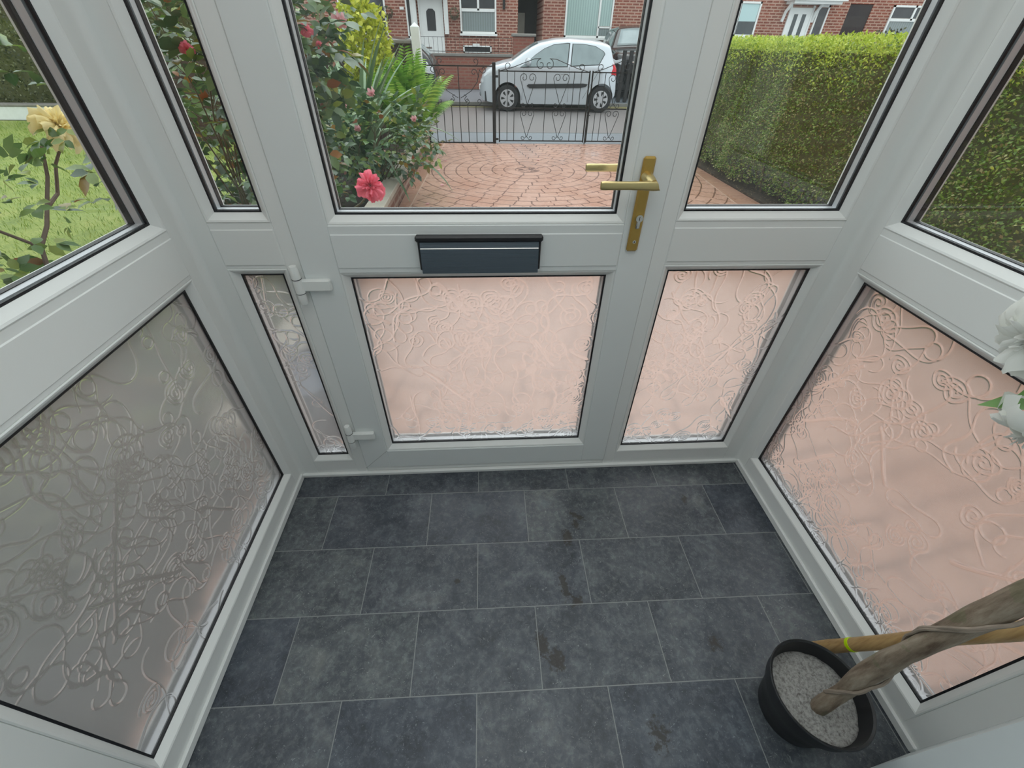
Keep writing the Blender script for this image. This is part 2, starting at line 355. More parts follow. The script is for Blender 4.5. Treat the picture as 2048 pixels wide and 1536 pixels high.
class MB:
    def __init__(s): s.v = []; s.f = []
    def add(s, V, F):
        b = len(s.v); s.v += [tuple(v) for v in V]; s.f += [tuple(i + b for i in f) for f in F]; return s
    def box(s, a, b, ch=0):
        (x0, y0, z0), (x1, y1, z1) = [min(p, q) for p, q in zip(a, b)], [max(p, q) for p, q in zip(a, b)]
        if ch <= 0:
            return s.add([(x0, y0, z0), (x1, y0, z0), (x1, y1, z0), (x0, y1, z0), (x0, y0, z1), (x1, y0, z1), (x1, y1, z1), (x0, y1, z1)],
                         [(0, 3, 2, 1), (4, 5, 6, 7), (0, 1, 5, 4), (1, 2, 6, 5), (2, 3, 7, 6), (3, 0, 4, 7)])
        V = []; c = min(ch, (x1 - x0) / 2.01, (y1 - y0) / 2.01, (z1 - z0) / 2.01); idx = {}
        for ix, x in enumerate((x0, x1)):
            for iy, y in enumerate((y0, y1)):
                for iz, z in enumerate((z0, z1)):
                    sx, sy, sz = (c if ix == 0 else -c), (c if iy == 0 else -c), (c if iz == 0 else -c)
                    for ax, p in enumerate(((x, y + sy, z + sz), (x + sx, y, z + sz), (x + sx, y + sy, z))):
                        idx[ix, iy, iz, ax] = len(V); V.append(p)
        F = []
        g = lambda a, b, c_, ax: idx[a, b, c_, ax]
        for i in (0, 1):
            q = [g(i, 0, 0, 0), g(i, 1, 0, 0), g(i, 1, 1, 0), g(i, 0, 1, 0)]; F.append(q if i else q[::-1])
            q = [g(0, i, 0, 1), g(0, i, 1, 1), g(1, i, 1, 1), g(1, i, 0, 1)]; F.append(q if i else q[::-1])
            q = [g(0, 0, i, 2), g(1, 0, i, 2), g(1, 1, i, 2), g(0, 1, i, 2)]; F.append(q if i else q[::-1])
        for i in (0, 1):
            for j in (0, 1):
                F.append([g(i, j, 0, 0), g(i, j, 1, 0), g(i, j, 1, 1), g(i, j, 0, 1)])
                F.append([g(i, 0, j, 0), g(i, 1, j, 0), g(i, 1, j, 2), g(i, 0, j, 2)])
                F.append([g(0, i, j, 1), g(1, i, j, 1), g(1, i, j, 2), g(0, i, j, 2)])
                for k in (0, 1): F.append([g(i, j, k, 0), g(i, j, k, 1), g(i, j, k, 2)])
        return s.add(V, F)
    def tube(s, P, r, n=8, cap=True):
        P = [Vector(p) for p in P]; R = r if hasattr(r, '__len__') else [r] * len(P); V = []; prev = None
        for i, p in enumerate(P):
            t = (P[min(i + 1, len(P) - 1)] - P[max(i - 1, 0)]).normalized()
            if prev is None: a = t.orthogonal().normalized()
            else: a = (prev - t * prev.dot(t)).normalized()
            prev = a; b = t.cross(a)
            for k in range(n): V.append(p + (a * math.cos(2 * PI * k / n) + b * math.sin(2 * PI * k / n)) * R[i])
        F = [(i * n + k, i * n + (k + 1) % n, (i + 1) * n + (k + 1) % n, (i + 1) * n + k) for i in range(len(P) - 1) for k in range(n)]
        if cap: F += [tuple(range(n))[::-1], tuple((len(P) - 1) * n + k for k in range(n))]
        return s.add(V, F)
    def lathe(s, prof, c=(0, 0, 0), n=40, axis='Z', caps=True):
        V = []
        for r, h in prof:
            for k in range(n):
                a = 2 * PI * k / n; x, y = r * math.cos(a), r * math.sin(a)
                V.append((c[0] + x, c[1] + y, c[2] + h) if axis == 'Z' else (c[0] + x, c[1] + h, c[2] + y))
        m = len(prof)
        F = [(i * n + k, i * n + (k + 1) % n, (i + 1) * n + (k + 1) % n, (i + 1) * n + k) for i in range(m - 1) for k in range(n)]
        if caps: F += [tuple(range(n))[::-1], tuple((m - 1) * n + k for k in range(n))]
        return s.add(V, F)
    def build(s, name, mat, parent=None, smooth=False, bevel=0):
        o = raw(name, s.v, s.f, mat, parent, smooth)
        if bevel:
            b = o.modifiers.new('bevel', 'BEVEL'); b.width = bevel; b.segments = 2; b.limit_method = 'ANGLE'
        if smooth: 
            e = o.modifiers.new('edge', 'EDGE_SPLIT'); e.split_angle = math.radians(40)
        return o
def struct(o): return tag(o, kind='structure')

# ------------------------------------------------------------------ porch geometry (metres; front frame's inner face is y = 0)
XL, XR, YN = -.738, .909, -.862
ZTOP, ZCEIL = 2.02, 2.16
# wall-local (u, z, d) -> world; d grows outwards through the wall
def mapF(u, z, d): return (u, d, z)
def mapL(u, z, d): return (XL - d, u, z)
def mapR(u, z, d): return (XR + d, u, z)
def wbox(mb, mp, u0, u1, z0, z1, d0, d1, ch=.0012):
    mb.box(mp(u0, z0, d0), mp(u1, z1, d1), ch)
def ring(mp, rect, prof, name, mat, parent, closed=True, smooth=False):
    """sweep a profile of (inset, depth) round the rectangle rect = (u0, u1, z0, z1), mitred"""
    u0, u1, z0, z1 = rect; V = []
    for off, d in prof:
        V += [mp(u0 + off, z0 + off, d), mp(u1 - off, z0 + off, d), mp(u1 - off, z1 - off, d), mp(u0 + off, z1 - off, d)]
    m = len(prof); F = []
    for i in range(m if closed else m - 1):
        j = (i + 1) % m
        for k in range(4): F.append((i * 4 + k, i * 4 + (k + 1) % 4, j * 4 + (k + 1) % 4, j * 4 + k))
    return raw(name, V, F, mat, parent, smooth)

def scribbles(wd, ht, seed, amp, res=.00125):
    """height field of raised loops, spirals and scribbled strands (metres)"""
    rg = np.random.default_rng(seed); nx, nz = int(wd / res) + 1, int(ht / res) + 1
    H = np.zeros((nz, nx), np.float32); curves = []
    area = wd * ht
    for _ in range(int(area * 85)):                                  # spirals
        c = rg.uniform((0, 0), (wd, ht)); R = rg.uniform(.014, .036); tn = rg.uniform(2.0, 3.0); t = np.linspace(0, 1, 420)
        a = t * tn * 2 * PI * rg.choice((-1, 1)) + rg.uniform(0, 6.3); r = R * (.12 + .88 * t) * (1 + .06 * np.sin(3 * a))
        curves.append((np.c_[c[0] + r * np.cos(a), c[1] + r * np.sin(a) * rg.uniform(.8, 1.1)], .0018))
    for _ in range(int(area * 165)):                                 # loopy scribbles
        c = rg.uniform((0, 0), (wd, ht)); n = 700; t = np.linspace(0, 1, n)
        k = rg.uniform(28, 60) * (np.sin(t * rg.uniform(6, 16) + rg.uniform(0, 6)) * .9 + rg.uniform(-.5, .9)); L = rg.uniform(.28, .6)
        th = np.cumsum(k) * (L / n) + rg.uniform(0, 6.3); P = np.c_[np.cumsum(np.cos(th)), np.cumsum(np.sin(th))] * (L / n)
        curves.append((P - P.mean(0) + c, rg.uniform(.0015, .0021)))
    for _ in range(int(area * 14) + 1):                              # broad brushed strokes
        c = rg.uniform((0, 0), (wd, ht)); a = rg.choice((.75, 2.4, -.9)) + rg.uniform(-.2, .2); L = rg.uniform(.08, .16); t = np.linspace(-.5, .5, 260)
        curves.append((np.c_[c[0] + np.cos(a) * t * L, c[1] + np.sin(a) * t * L + .15 * L * np.sin(3 * t)], .0042))
    for P, s in curves:
        Rr = int(1.5 * s / res) + 1; g = np.arange(-Rr, Rr + 1); gx, gz = np.meshgrid(g, g); gx, gz = gx.ravel(), gz.ravel()
        ix = np.round(P[:, 0] / res).astype(int); iz = np.round(P[:, 1] / res).astype(int)
        X = ix[:, None] + gx; Z = iz[:, None] + gz; ok = (X >= 0) & (X < nx) & (Z >= 0) & (Z < nz)
        d2 = (X * res - P[:, :1]) ** 2 + (Z * res - P[:, 1:]) ** 2; h = np.clip(1 - d2 / (1.3 * s) ** 2, 0, 1) ** .7 * min(1, s / .0019) * amp
        np.maximum.at(H, (Z[ok], X[ok]), h[ok].astype(np.float32))
    for _ in range(1):
        H[1:-1, 1:-1] = (H[1:-1, 1:-1] * 4 + H[:-2, 1:-1] + H[2:, 1:-1] + H[1:-1, :-2] + H[1:-1, 2:]) / 8
    x = np.linspace(0, wd, nx); z = np.linspace(0, ht, nz)
    und = .00035 * (np.sin(x * 41 + seed)[None, :] * np.cos(z * 37 + seed * 2)[:, None])
    return H, und, x, z
def obscured_pane(mp, rect, seed, parent, d=.020):
    u0, u1, z0, z1 = rect; H0, und, x, z = scribbles(u1 - u0, z1 - z0, seed, (.0026 if mp is mapF else .0019)); H = H0 + und; nz, nx = H.shape
    U, Z = np.meshgrid(x + u0, z + z0); D = d - H
    def m(U, Z, D):
        if mp is mapF: return np.stack([U, D, Z], -1)
        if mp is mapL: return np.stack([XL - D, U, Z], -1)
        return np.stack([XR + D, U, Z], -1)
    V = m(U, Z, D).reshape(-1, 3)
    i = np.arange(nx * nz).reshape(nz, nx); F = np.stack([i[:-1, :-1], i[:-1, 1:], i[1:, 1:], i[1:, :-1]], -1).reshape(-1, 4)
    if mp is mapR: F = F[:, ::-1]
    # flat outer face, stitched round the edge
    b = len(V); Vo = m(U, Z, np.full_like(D, d + .0045)).reshape(-1, 3)
    loop = np.concatenate([i[0, :-1], i[:-1, -1], i[-1, :0:-1], i[:0:-1, 0]]); n = len(loop)
    V = np.concatenate([V, Vo[loop]]); lo = b + np.arange(n)
    S = np.stack([loop, lo, np.roll(lo, -1), np.roll(loop, -1)], -1)
    if mp is mapR: S = S[:, ::-1]
    Q = np.concatenate([F, S]); full = lo if mp is mapR else lo[::-1]
    me = bpy.data.meshes.new('obscured_pane'); me.vertices.add(len(V)); me.vertices.foreach_set('co', V.astype(np.float32).ravel())
    lv = np.concatenate([Q.ravel(), full]).astype(np.int32); me.loops.add(len(lv)); me.loops.foreach_set('vertex_index', lv); me.polygons.add(len(Q) + 1)
    me.polygons.foreach_set('loop_start', np.append(np.arange(0, Q.size, 4), Q.size).astype(np.int32)); me.polygons.foreach_set('loop_total', np.append(np.full(len(Q), 4), n).astype(np.int32)); me.update(calc_edges=True)
    sm = [True] * (len(F)) + [False] * (len(me.polygons) - len(F)); me.polygons.foreach_set('use_smooth', sm)
    hh = np.concatenate([H0.ravel(), np.zeros(n)]).astype(np.float32); at = me.attributes.new('relief', 'FLOAT', 'POINT'); at.data.foreach_set('value', hh)
    me.materials.append(M['obscure']); me.materials.append(M['obscure_out']); me.polygons[len(me.polygons) - 1].material_index = 1; o = link(bpy.data.objects.new('obscured_pane', me), parent)
    o['label'] = 'obscured glass with raised swirl pattern'
    return o
def glazing(mp, rect, parent, obscured=None):
    """rect = bead outer edge on the frame face; bead, gaskets, spacer bar and two panes behind it"""
    bw, bd = .019, .014; u0, u1, z0, z1 = rect
    ring(mp, rect, [(0, .010), (0, -.0006), (.0022, -.0016), (.006, 0), (bw, bd), (bw, bd + .004), (.002, bd + .004)], 'glazing_bead', M['upvc'], parent)
    g = (u0 + bw, u1 - bw, z0 + bw, z1 - bw)
    ring(mp, g, [(-.004, bd + .0002), (.0042, bd + .0002), (.0042, bd + .0055), (-.004, bd + .0055)], 'gasket', M['rubber'], parent)
    ring(mp, g, [(-.004, .0255), (.0035, .0255), (.0035, .0405), (-.004, .0405)], 'spacer_bar', M['alu'], parent)
    ring(mp, g, [(-.004, .0407), (.0048, .0407), (.0048, .053), (-.004, .053)], 'outer_gasket', M['rubber'], parent)
    ring(mp, g, [(-.02, .0465), (-.0035, .0465), (-.001, .0535), (.0035, .0545), (.0035, .0585), (-.020, .068)], 'outer_bead', M['upvc'], parent)
    pr = (g[0] - .003, g[1] + .003, g[2] - .003, g[3] + .003)
    if obscured is not None: obscured_pane(mp, pr, obscured, parent)
    else:
        mb = MB(); wbox(mb, mp, *pr, .0195, .0235, 0); o = mb.build('glass_pane', M['glass'], parent)
    mb = MB(); wbox(mb, mp, *pr, .042, .046, 0); mb.build('outer_glass_pane', M['glass'], parent)

ZLB, ZLT, ZUB = .078, .806, .918
def screen(mp, uA, uB, fA, fB, name, seed, base=0.0):
    """one fixed light: frame stiles at both sides, obscured pane below the transom, clear above. uA..uB overall, fA..fB bead edges"""
    win = struct(empty(name, mp((uA + uB) / 2, 0, .03)))
    mb = MB(); D = .066
    wbox(mb, mp, uA, fA, 0, ZTOP + .06, 0, D); wbox(mb, mp, fB, uB, 0, ZTOP + .06, 0, D)
    wbox(mb, mp, fA, fB, base, ZLB, 0, D); wbox(mb, mp, fA, fB, ZLT, ZUB, 0, D); wbox(mb, mp, fA, fB, ZTOP, ZTOP + .06, 0, D)
    f = mb.build('window_frame', M['upvc']); 
    mb = MB(); wbox(mb, mp, fA + .001, fB - .001, .8155, .9025, -.0022, .002, .0016); p = mb.build('transom', M['upvc'])
    for o in (f, p):
        o.parent = win; o.matrix_parent_inverse = Matrix.Translation(-Vector(win.location))
    holder = []
    n0 = set(COL.objects)
    glazing(mp, (fA, fB, ZLB, ZLT), None, seed); glazing(mp, (fA, fB, ZUB, ZTOP), None)
    for o in set(COL.objects) - n0:
        o.parent = win; o.matrix_parent_inverse = Matrix.Translation(-Vector(win.location))
    return win

screen(mapF, XL, -.500, -.680, -.536, 'window_1', 21)
screen(mapF, .380, XR, .419, .852, 'window_2', 22)
screen(mapL, YN, 0.0, -.816, -.050, 'window_3', 23)
screen(mapR, YN, 0.0, -.812, -.052, 'window_4', 24)

# the door leaf
door = struct(empty('door_1', (-.06, .03, 0)))
def dpar(o):
    o.parent = door; o.matrix_parent_inverse = Matrix.Translation(-Vector(door.location)); return o
mb = MB(); DF = -.004
for a in ((-.4985, -.411, .040, 2.075), (.293, .3785, .040, 2.075), (-.411, .293, .040, .126), (-.411, .293, .794, .912), (-.411, .293, ZTOP - .005, 2.075)):
    wbox(mb, mapF, *a, DF, .062, .0016)
dpar(mb.build('door_leaf', M['upvc_leaf']))
mb = MB(); wbox(mb, mapF, -.410, .292, .8075, .8915, DF - .0025, 0, .0018); dpar(mb.build('midrail', M['upvc_leaf']))
n0 = set(COL.objects)
mpD = lambda u, z, d: mapF(u, z, d + DF)
_keep = mapF
glazing(mapF, (-.411, .293, .126, .794), None, 25); glazing(mapF, (-.411, .293, .912, ZTOP - .005), None)
for o in set(COL.objects) - n0: dpar(o)
# fixed head and mullions round the leaf
mb = MB(); wbox(mb, mapF, -.5, .38, 2.078, 2.14, 0, .066); wbox(mb, mapF, -.5, .38, 0, .0385, .004, .066); dpar(mb.build('door_frame', M['upvc']))
mb = MB(); mb.add([(-.500, -.0048, .0400), (-.4985, -.0048, .0400), (-.411, -.0048, .1262), (-.4118, -.0048, .1270), (-.500, -.001, .0400), (-.4985, -.001, .0400), (-.411, -.001, .1262), (-.4118, -.001, .1270)],
       [(0, 1, 2, 3), (4, 7, 6, 5), (0, 4, 5, 1), (2, 6, 7, 3), (1, 5, 6, 2), (3, 7, 4, 0)])
dpar(mb.build('mitre_joint', simple('mitre_line', (.42, .44, .43), .5, var=0)))

# letter plate
lp = dpar(MB().box((-.206, -.018, .806), (.091, -.006, .8915), .002).build('letter_plate', M['black_plastic']))
mb = MB(); mb.box((-.210, -.026, .878), (.095, -.0065, .893), .004); o = mb.build('hood', M['black_plastic'], lp)
V = [(-.200, -.0195, .8775), (.085, -.0195, .8775), (.085, -.0245, .867), (-.200, -.0245, .867), (-.200, -.0255, .863), (.085, -.0255, .863), (.085, -.0300, .803), (-.200, -.0300, .803)]
Vb = [(x, y + .003, z) for x, y, z in V]
raw('flap', V + Vb, [(0, 3, 2, 1), (3, 4, 5, 2), (4, 7, 6, 5), (8, 9, 10, 11), (11, 10, 13, 12), (12, 13, 14, 15), (7, 15, 14, 6), (0, 8, 11, 3), (3, 11, 12, 4), (4, 12, 15, 7), (1, 2, 10, 9), (2, 5, 13, 10), (5, 6, 14, 13), (0, 1, 9, 8)], M['flap'], lp)
MB().box((-.200, -.0278, .8625), (.085, -.0250, .8650), .0008).build('flap_ridge', M['nickel'], lp)

# handle set
def handle_set(side):
    s = -1 if side == 'in' else 1
    y0 = DF if side == 'in' else .062
    Y = lambda d: y0 + s * d
    plate = MB().box((.3065, Y(0), .848), (.3345, Y(.009), 1.060), .004).build('door_handle', M['brass_plate'])
    dpar(plate)
    mb = MB(); mb.tube([(.3200, Y(.008), 1.020), (.3200, Y(.030), 1.020)], [.0125, .0105], 20); mb.tube([(.3200, Y(.028), 1.020), (.3205, Y(.040), 1.018), (.322, Y(.050), 1.014)], [.0105, .0105, .0100], 16)
    pr = [(.336, .0095), (.325, .0105), (.300, .0092), (.27, .0085), (.235, .0088), (.214, .0090), (.208, .0080), (.2075, .003)]
    n = 20; V = []
    for x, r in pr:
        for k in range(n):
            a = 2 * PI * k / n; cy, cz = math.cos(a), math.sin(a)
            sx = abs(cy) ** .6 * (1 if cy > 0 else -1); sz = abs(cz) ** .6 * (1 if cz > 0 else -1)
            V.append((x + (0 if x < .33 else -.012 * (cz + 1) * .5 + .004), Y(.050) + s * sx * r * .62, 1.0115 + sz * r))
    F = [(i * n + k, i * n + (k + 1) % n, (i + 1) * n + (k + 1) % n, (i + 1) * n + k) for i in range(len(pr) - 1) for k in range(n)] + [tuple(range(n)), tuple(range((len(pr) - 1) * n, len(pr) * n))[::-1]]
    mb.add(V, F); mb.build('lever', M['brass'], plate, True)
    mb = MB(); mb.tube([(.3215, Y(.007), .930), (.3215, Y(.0150), .930)], .0085, 24); mb.box((.3168, Y(.007), .905), (.3262, Y(.0135), .930), .002)
    k = mb.build('key_cylinder', M['nickel'], plate, True)
    MB().box((.3208, Y(.0152), .9255), (.3222, Y(.0146), .9345)).build('keyhole', M['rubber'], plate)
    mb = MB(); mb.tube([(.3215, Y(.008), .873), (.3215, Y(.0106), .873)], .0042, 16); mb.build('screw', M['nickel'], plate, True)
    MB().tube([(.3215, Y(.0104), .873), (.3215, Y(.0109), .873)], .0017, 8).build('screw_recess', M['rubber'], plate)
handle_set('in'); handle_set('out')

def hinge(zc):
    mb = MB(); x = -.5135; y = -.0175
    mb.tube([(x, y, zc - .050), (x, y, zc - .047), (x, y, zc - .020)], [.009, .0105, .0105], 18)
    h = mb.build('hinge', M['hinge_white'], None, True); dpar(h)
    mb = MB(); mb.tube([(x, y, zc - .0190), (x, y, zc + .018)], .0112, 18); mb.box((x, -.0185, zc - .016), (x + .078, DF, zc + .014), .003); mb.build('hinge_arm', M['hinge_white'], h, True)
    mb = MB(); mb.tube([(x, y, zc + .0190), (x, y, zc + .044), (x, y, zc + .052)], [.0105, .0105, .0085], 18); mb.build('hinge_cap', M['hinge_white'], h, True)
    mb = MB(); mb.tube([(x, y, zc - .0202), (x, y, zc - .0188)], .0115, 18); mb.tube([(x, y, zc + .0178), (x, y, zc + .0192)], .0115, 18); mb.build('washer', M['rubber'], h)
for z in (.768, .217, 1.65): hinge(z)

# corner coves, skirting strips, cill
def cove(x, sx, name):
    n = 8; r = .016; V = []
    for z in (0, 2.1):
        V += [(x, .001, z)] + [(x + sx * (r - r * math.sin(PI / 2 * k / n)), -(r - r * math.cos(PI / 2 * k / n)), z) for k in range(n + 1)]
    m = n + 2; F = [(k, (k + 1) % m, m + (k + 1) % m, m + k) for k in range(m)] + [tuple(range(m)), tuple(range(m, 2 * m))[::-1]]
    o = raw(name, V, F, M['upvc'], None, True); struct(o)
    e = o.modifiers.new('edge', 'EDGE_SPLIT'); e.split_angle = math.radians(50)
cove(XL, 1, 'trim_1'); cove(XR, -1, 'trim_2')
struct(MB().box((XL, -.010, 0), (XR, .003, .0150), .002).build('baseboard_front', M['upvc']))
struct(MB().box((XL - .001, YN, 0), (XL + .008, -.010, .026), .003).build('baseboard_left', M['upvc']))
struct(MB().box((XR + .001, YN, 0), (XR - .008, -.010, .026), .003).build('baseboard_right', M['upvc']))
struct(MB().box((XL - .066, 0, -.02), (XL, .066, 2.16), .004).build('trim_3', M['upvc']))
struct(MB().box((XR, 0, -.02), (XR + .066, .066, 2.16), .004).build('trim_4', M['upvc']))
struct(MB().box((XL - .10, .0, -.06), (XR + .10, .12, -.0005), .005).build('trim_5', M['upvc']))
struct(MB().box((XL - .09, YN, -.06), (XL, .0, -.0005), .005).build('trim_6', M['upvc']))
struct(MB().box((XR, YN, -.06), (XR + .09, .0, -.0005), .005).build('trim_7', M['upvc']))
# floor, ceiling, walls behind the camera
struct(MB().box((XL, -2.2, -.06), (XR, 0.0, 0)).build('floor', M['floor']))
struct(MB().box((XL - .1, -2.2, ZCEIL), (XR + .1, .12, ZCEIL + .08)).build('ceiling', M['plaster']))
struct(MB().box((XL - .066, YN, 2.08), (XL, .0, ZCEIL)).box((XR, YN, 2.08), (XR + .066, .0, ZCEIL)).box((XL, 0, 2.14), (XR, .066, ZCEIL)).build('wall_front', M['upvc']))
mb = MB(); mb.add([(XR + .25, YN, -.001), (XR - .004, YN, -.001), (.775, -.885, -.001), (.70, -1.15, -.001), (.70, -2.2, -.001), (XR + .25, -2.2, -.001)] + [(XR + .25, YN, ZCEIL), (XR - .004, YN, ZCEIL), (.775, -.885, ZCEIL), (.70, -1.15, ZCEIL), (.70, -2.2, ZCEIL), (XR + .25, -2.2, ZCEIL)],
       [(0, 1, 2, 3, 4, 5), (11, 10, 9, 8, 7, 6)] + [(k, 6 + k, 6 + (k + 1) % 6, (k + 1) % 6) for k in range(6)])
struct(mb.build('wall_right', M['plaster']))
struct(MB().box((XL - .25, -2.2, 0), (XL + .02, YN - .001, ZCEIL), .004).build('wall_left', M['plaster']))
struct(MB().box((XL - .25, -2.3, 0), (XR + .25, -2.2, ZCEIL + .08)).build('wall_back', M['plaster']))

# ================================================================== outside: ground
G = -.13
def plane(name, pts, z, mat, kind='structure', thick=.12):
    n = len(pts); zz = [p[2] if len(p) > 2 else z for p in pts]
    V = [(p[0], p[1], q) for p, q in zip(pts, zz)] + [(p[0], p[1], q - thick) for p, q in zip(pts, zz)]
    F = [tuple(range(n)), tuple(range(n, 2 * n))[::-1]] + [(k, n + k, n + (k + 1) % n, (k + 1) % n) for k in range(n)]
    return tag(raw(name, V, F, mat), kind=kind)
plane('driveway', [(-.97, -.95), (3.08, -.95), (3.08, 7.28), (-.97, 7.28)], G, M['drive'])
plane('garden_bed', [(-2.72, -.95), (-.975, -.95), (-.975, 7.28), (-2.72, 7.28)], G - .002, M['soil'])
plane('hedge_bed', [(3.085, -.95), (4.2, -.95), (4.2, 7.28), (3.085, 7.28)], G + .02, M['soil'])
plane('lawn', [(-12, -3), (-2.80, -3), (-2.80, 7.28), (-5.3, 7.28), (-5.3, 9.4), (-12, 9.4)], G - .001, M['grass'])
plane('pavement', [(-5.3, 7.29), (12, 7.29), (12, 8.40), (-5.3, 8.40)], G, M['pavement'])
plane('road', [(-26, 8.44), (30, 8.44), (30, 12.9), (-26, 12.9)], G - .02, M['asphalt'])
MB().box((-5.3, 8.40, G - .1), (12, 8.44, G + .005)).build('kerb', M['kerb'])['kind'] = 'structure'
MB().box((-26, 12.9, G - .1), (30, 13.02, G + .07)).build('kerb', M['kerb'])['kind'] = 'structure'
plane('grass_verge', [(-26, 12.55, G - .012), (30, 12.55, G - .012), (30, 12.9, G + .0), (-26, 12.9, G + .0)], 0, M['verge'], thick=.05)
plane('far_pavement', [(-26, 13.02, G + .07), (30, 13.02, G + .07), (30, 15.0, .07), (-26, 15.0, .07)], 0, M['pavement'])
plane('front_gardens', [(-26, 15.0, .08), (30, 15.0, .08), (30, 18.2, .30), (-26, 18.2, .30)], 0, M['pavement'])
# this house's own outer wall beside the porch
struct(MB().box((-7, -1.25, G), (XL - .26, -.95, 5.2)).box((XR + .27, -1.25, G), (7, -.95, 5.2)).box((XL - .26, -1.25, ZCEIL + .09), (XR + .27, -.95, 5.2)).build('house_wall', M['brick']))

# ------------------------------------------------------------------ foliage builders
def unit(v): return v / np.maximum(np.linalg.norm(v, axis=-1, keepdims=True), 1e-9)
def leaf_arrays(P, D, N, L, wr=.5, fold=.25, curl=.15, simple_=False):
    """P origin, D axis, N normal (all n x 3), L length (n)"""
    D = unit(D); S = unit(np.cross(D, N)); N = unit(np.cross(S, D)); L = np.asarray(L)[:, None]; W = L * wr * .5
    if simple_:
        V = np.stack([P, P + D * L * .5 + S * W + N * W * fold, P + D * L, P + D * L * .5 - S * W + N * W * fold], 1)
        n = len(P); F = (np.arange(n)[:, None] * 4)[:, :, None] + np.array([[[0, 1, 2, 3]]]); return V.reshape(-1, 3), F.reshape(-1, 4)
    pts = [(0, 0, 0), (.28, .85, 0), (.62, .9, -.25), (1, 0, -1), (.62, -.9, -.25), (.28, -.85, 0), (.28, 0, .0), (.62, 0, -.2)]
    V = np.stack([P + D * L * a + S * W * b + N * (W * fold * abs(b) + L * curl * c) for a, b, c in pts], 1)
    q = np.array([[0, 1, 6, 6], [0, 6, 5, 5], [1, 2, 7, 6], [6, 7, 4, 5], [2, 3, 7, 7], [7, 3, 4, 4]])
    quads = np.array([[0, 1, 6, 5], [1, 2, 7, 6], [6, 7, 4, 5], [7, 2, 3, 4]])
    n = len(P); F = (np.arange(n) * 8)[:, None, None] + quads[None]; return V.reshape(-1, 3), F.reshape(-1, 4)
def join(parts):
    V = []; F = []; b = 0
    for v, f in parts: V.append(v); F.append(f + b); b += len(v)
    return np.concatenate(V), np.concatenate(F)
def rnd_dirs(n): return unit(RNG.normal(size=(n, 3)))
def compound(P, D, L=.045, leaflets=5):
    """rose leaves: pairs of leaflets along a short stalk"""
    D = unit(D + np.array([0, 0, -.15])); n = len(P); up = unit(np.cross(np.cross(D, rnd_dirs(n) * .5 + np.array([0, 0, 1.])), D)); S = unit(np.cross(D, up)); out = []
    sz = L * RNG.uniform(.75, 1.25, n)
    for k, (a, s) in enumerate([(1.0, 0), (.95, 1), (.95, -1), (.35, 1), (.35, -1)][:leaflets]):
        o = P + D * (a * 1.6 * sz)[:, None]
        d = D if s == 0 else unit(D * .55 + S * s)
        out.append(leaf_arrays(o, d + RNG.normal(size=(n, 3)) * .12, up + RNG.normal(size=(n, 3)) * .25, sz * (1.05 if s == 0 else .9), .62, .22, .12))
    return join(out)
def rose_bloom(name, center, facing, R, mat, parent, rings=5, seed=0, ruffle=.12, label=None):
    rg = random.Random(seed); f = Vector(facing).normalized(); a = f.orthogonal().normalized(); b = f.cross(a); c = Vector(center); V = []; F = []
    for k in range(rings):
        t = (k + 1) / rings; n = 4 + k; tilt = .10 + 1.25 * t ** 1.3; Lp = R * (.50 + .52 * t)
        for i in range(n):
            ph = 2 * PI * (i + .5 * (k % 2)) / n + rg.uniform(-.25, .25); wd = min(1.5, 2 * PI / n * 1.15); nu, nv = 6, 6; base = len(V); ti = tilt + rg.uniform(-.28, .22); psz = rg.uniform(.84, 1.12)
            for u in range(nu):
                su = u / (nu - 1)
                for v in range(nv):
                    sv = v / (nv - 1) * 2 - 1; wid = math.sin(PI * min(1, .2 + .62 * su)) * wd * .62
                    an = ph + sv * wid; el = ti * (su ** .9) * (1 + .45 * su * (t - .2)); 
                    rr = Lp * su * math.sin(max(.12, el)) + R * .07 * (1 - su) ; hh = Lp * su * math.cos(el) * .85
                    hh += R * ruffle * math.sin(an * 5 + k * 2 + i) * su * su - R * .10 * abs(sv) ** 2 * su
                    rr += R * .05 * rg.uniform(-1, 1) * su
                    V.append(c + (a * math.cos(an) + b * math.sin(an)) * rr * psz + f * (hh * psz - R * .25))
            for u in range(nu - 1):
                for v in range(nv - 1): F.append((base + u * nv + v, base + u * nv + v + 1, base + (u + 1) * nv + v + 1, base + (u + 1) * nv + v))
    o = raw(name, V, F, mat, parent, True)
    if label: o['label'] = label
    return o
def stems_to(base, tips, r0, r1, mat, parent, name='stem', wob=.12, every=1):
    mb = MB(); base = Vector(base)
    for k, tp in enumerate(tips):
        tp = Vector(tp); b0 = base + Vector((random.uniform(-.06, .06), random.uniform(-.06, .06), 0)); pts = []
        off = Vector((random.uniform(-1, 1), random.uniform(-1, 1), .4)) * wob
        for i in range(8):
            t = i / 7; p = b0.lerp(tp, t) + off * math.sin(PI * t) + Vector((random.uniform(-1, 1), random.uniform(-1, 1), 0)) * .012; 
            pts.append(p)
        mb.tube(pts, [r0 + (r1 - r0) * i / 7 for i in range(8)], 5)
    return mb.build(name, mat, parent, True)
def local(root, o):
    o.parent = root; o.matrix_parent_inverse = Matrix.Translation(-Vector(root.location)); return o

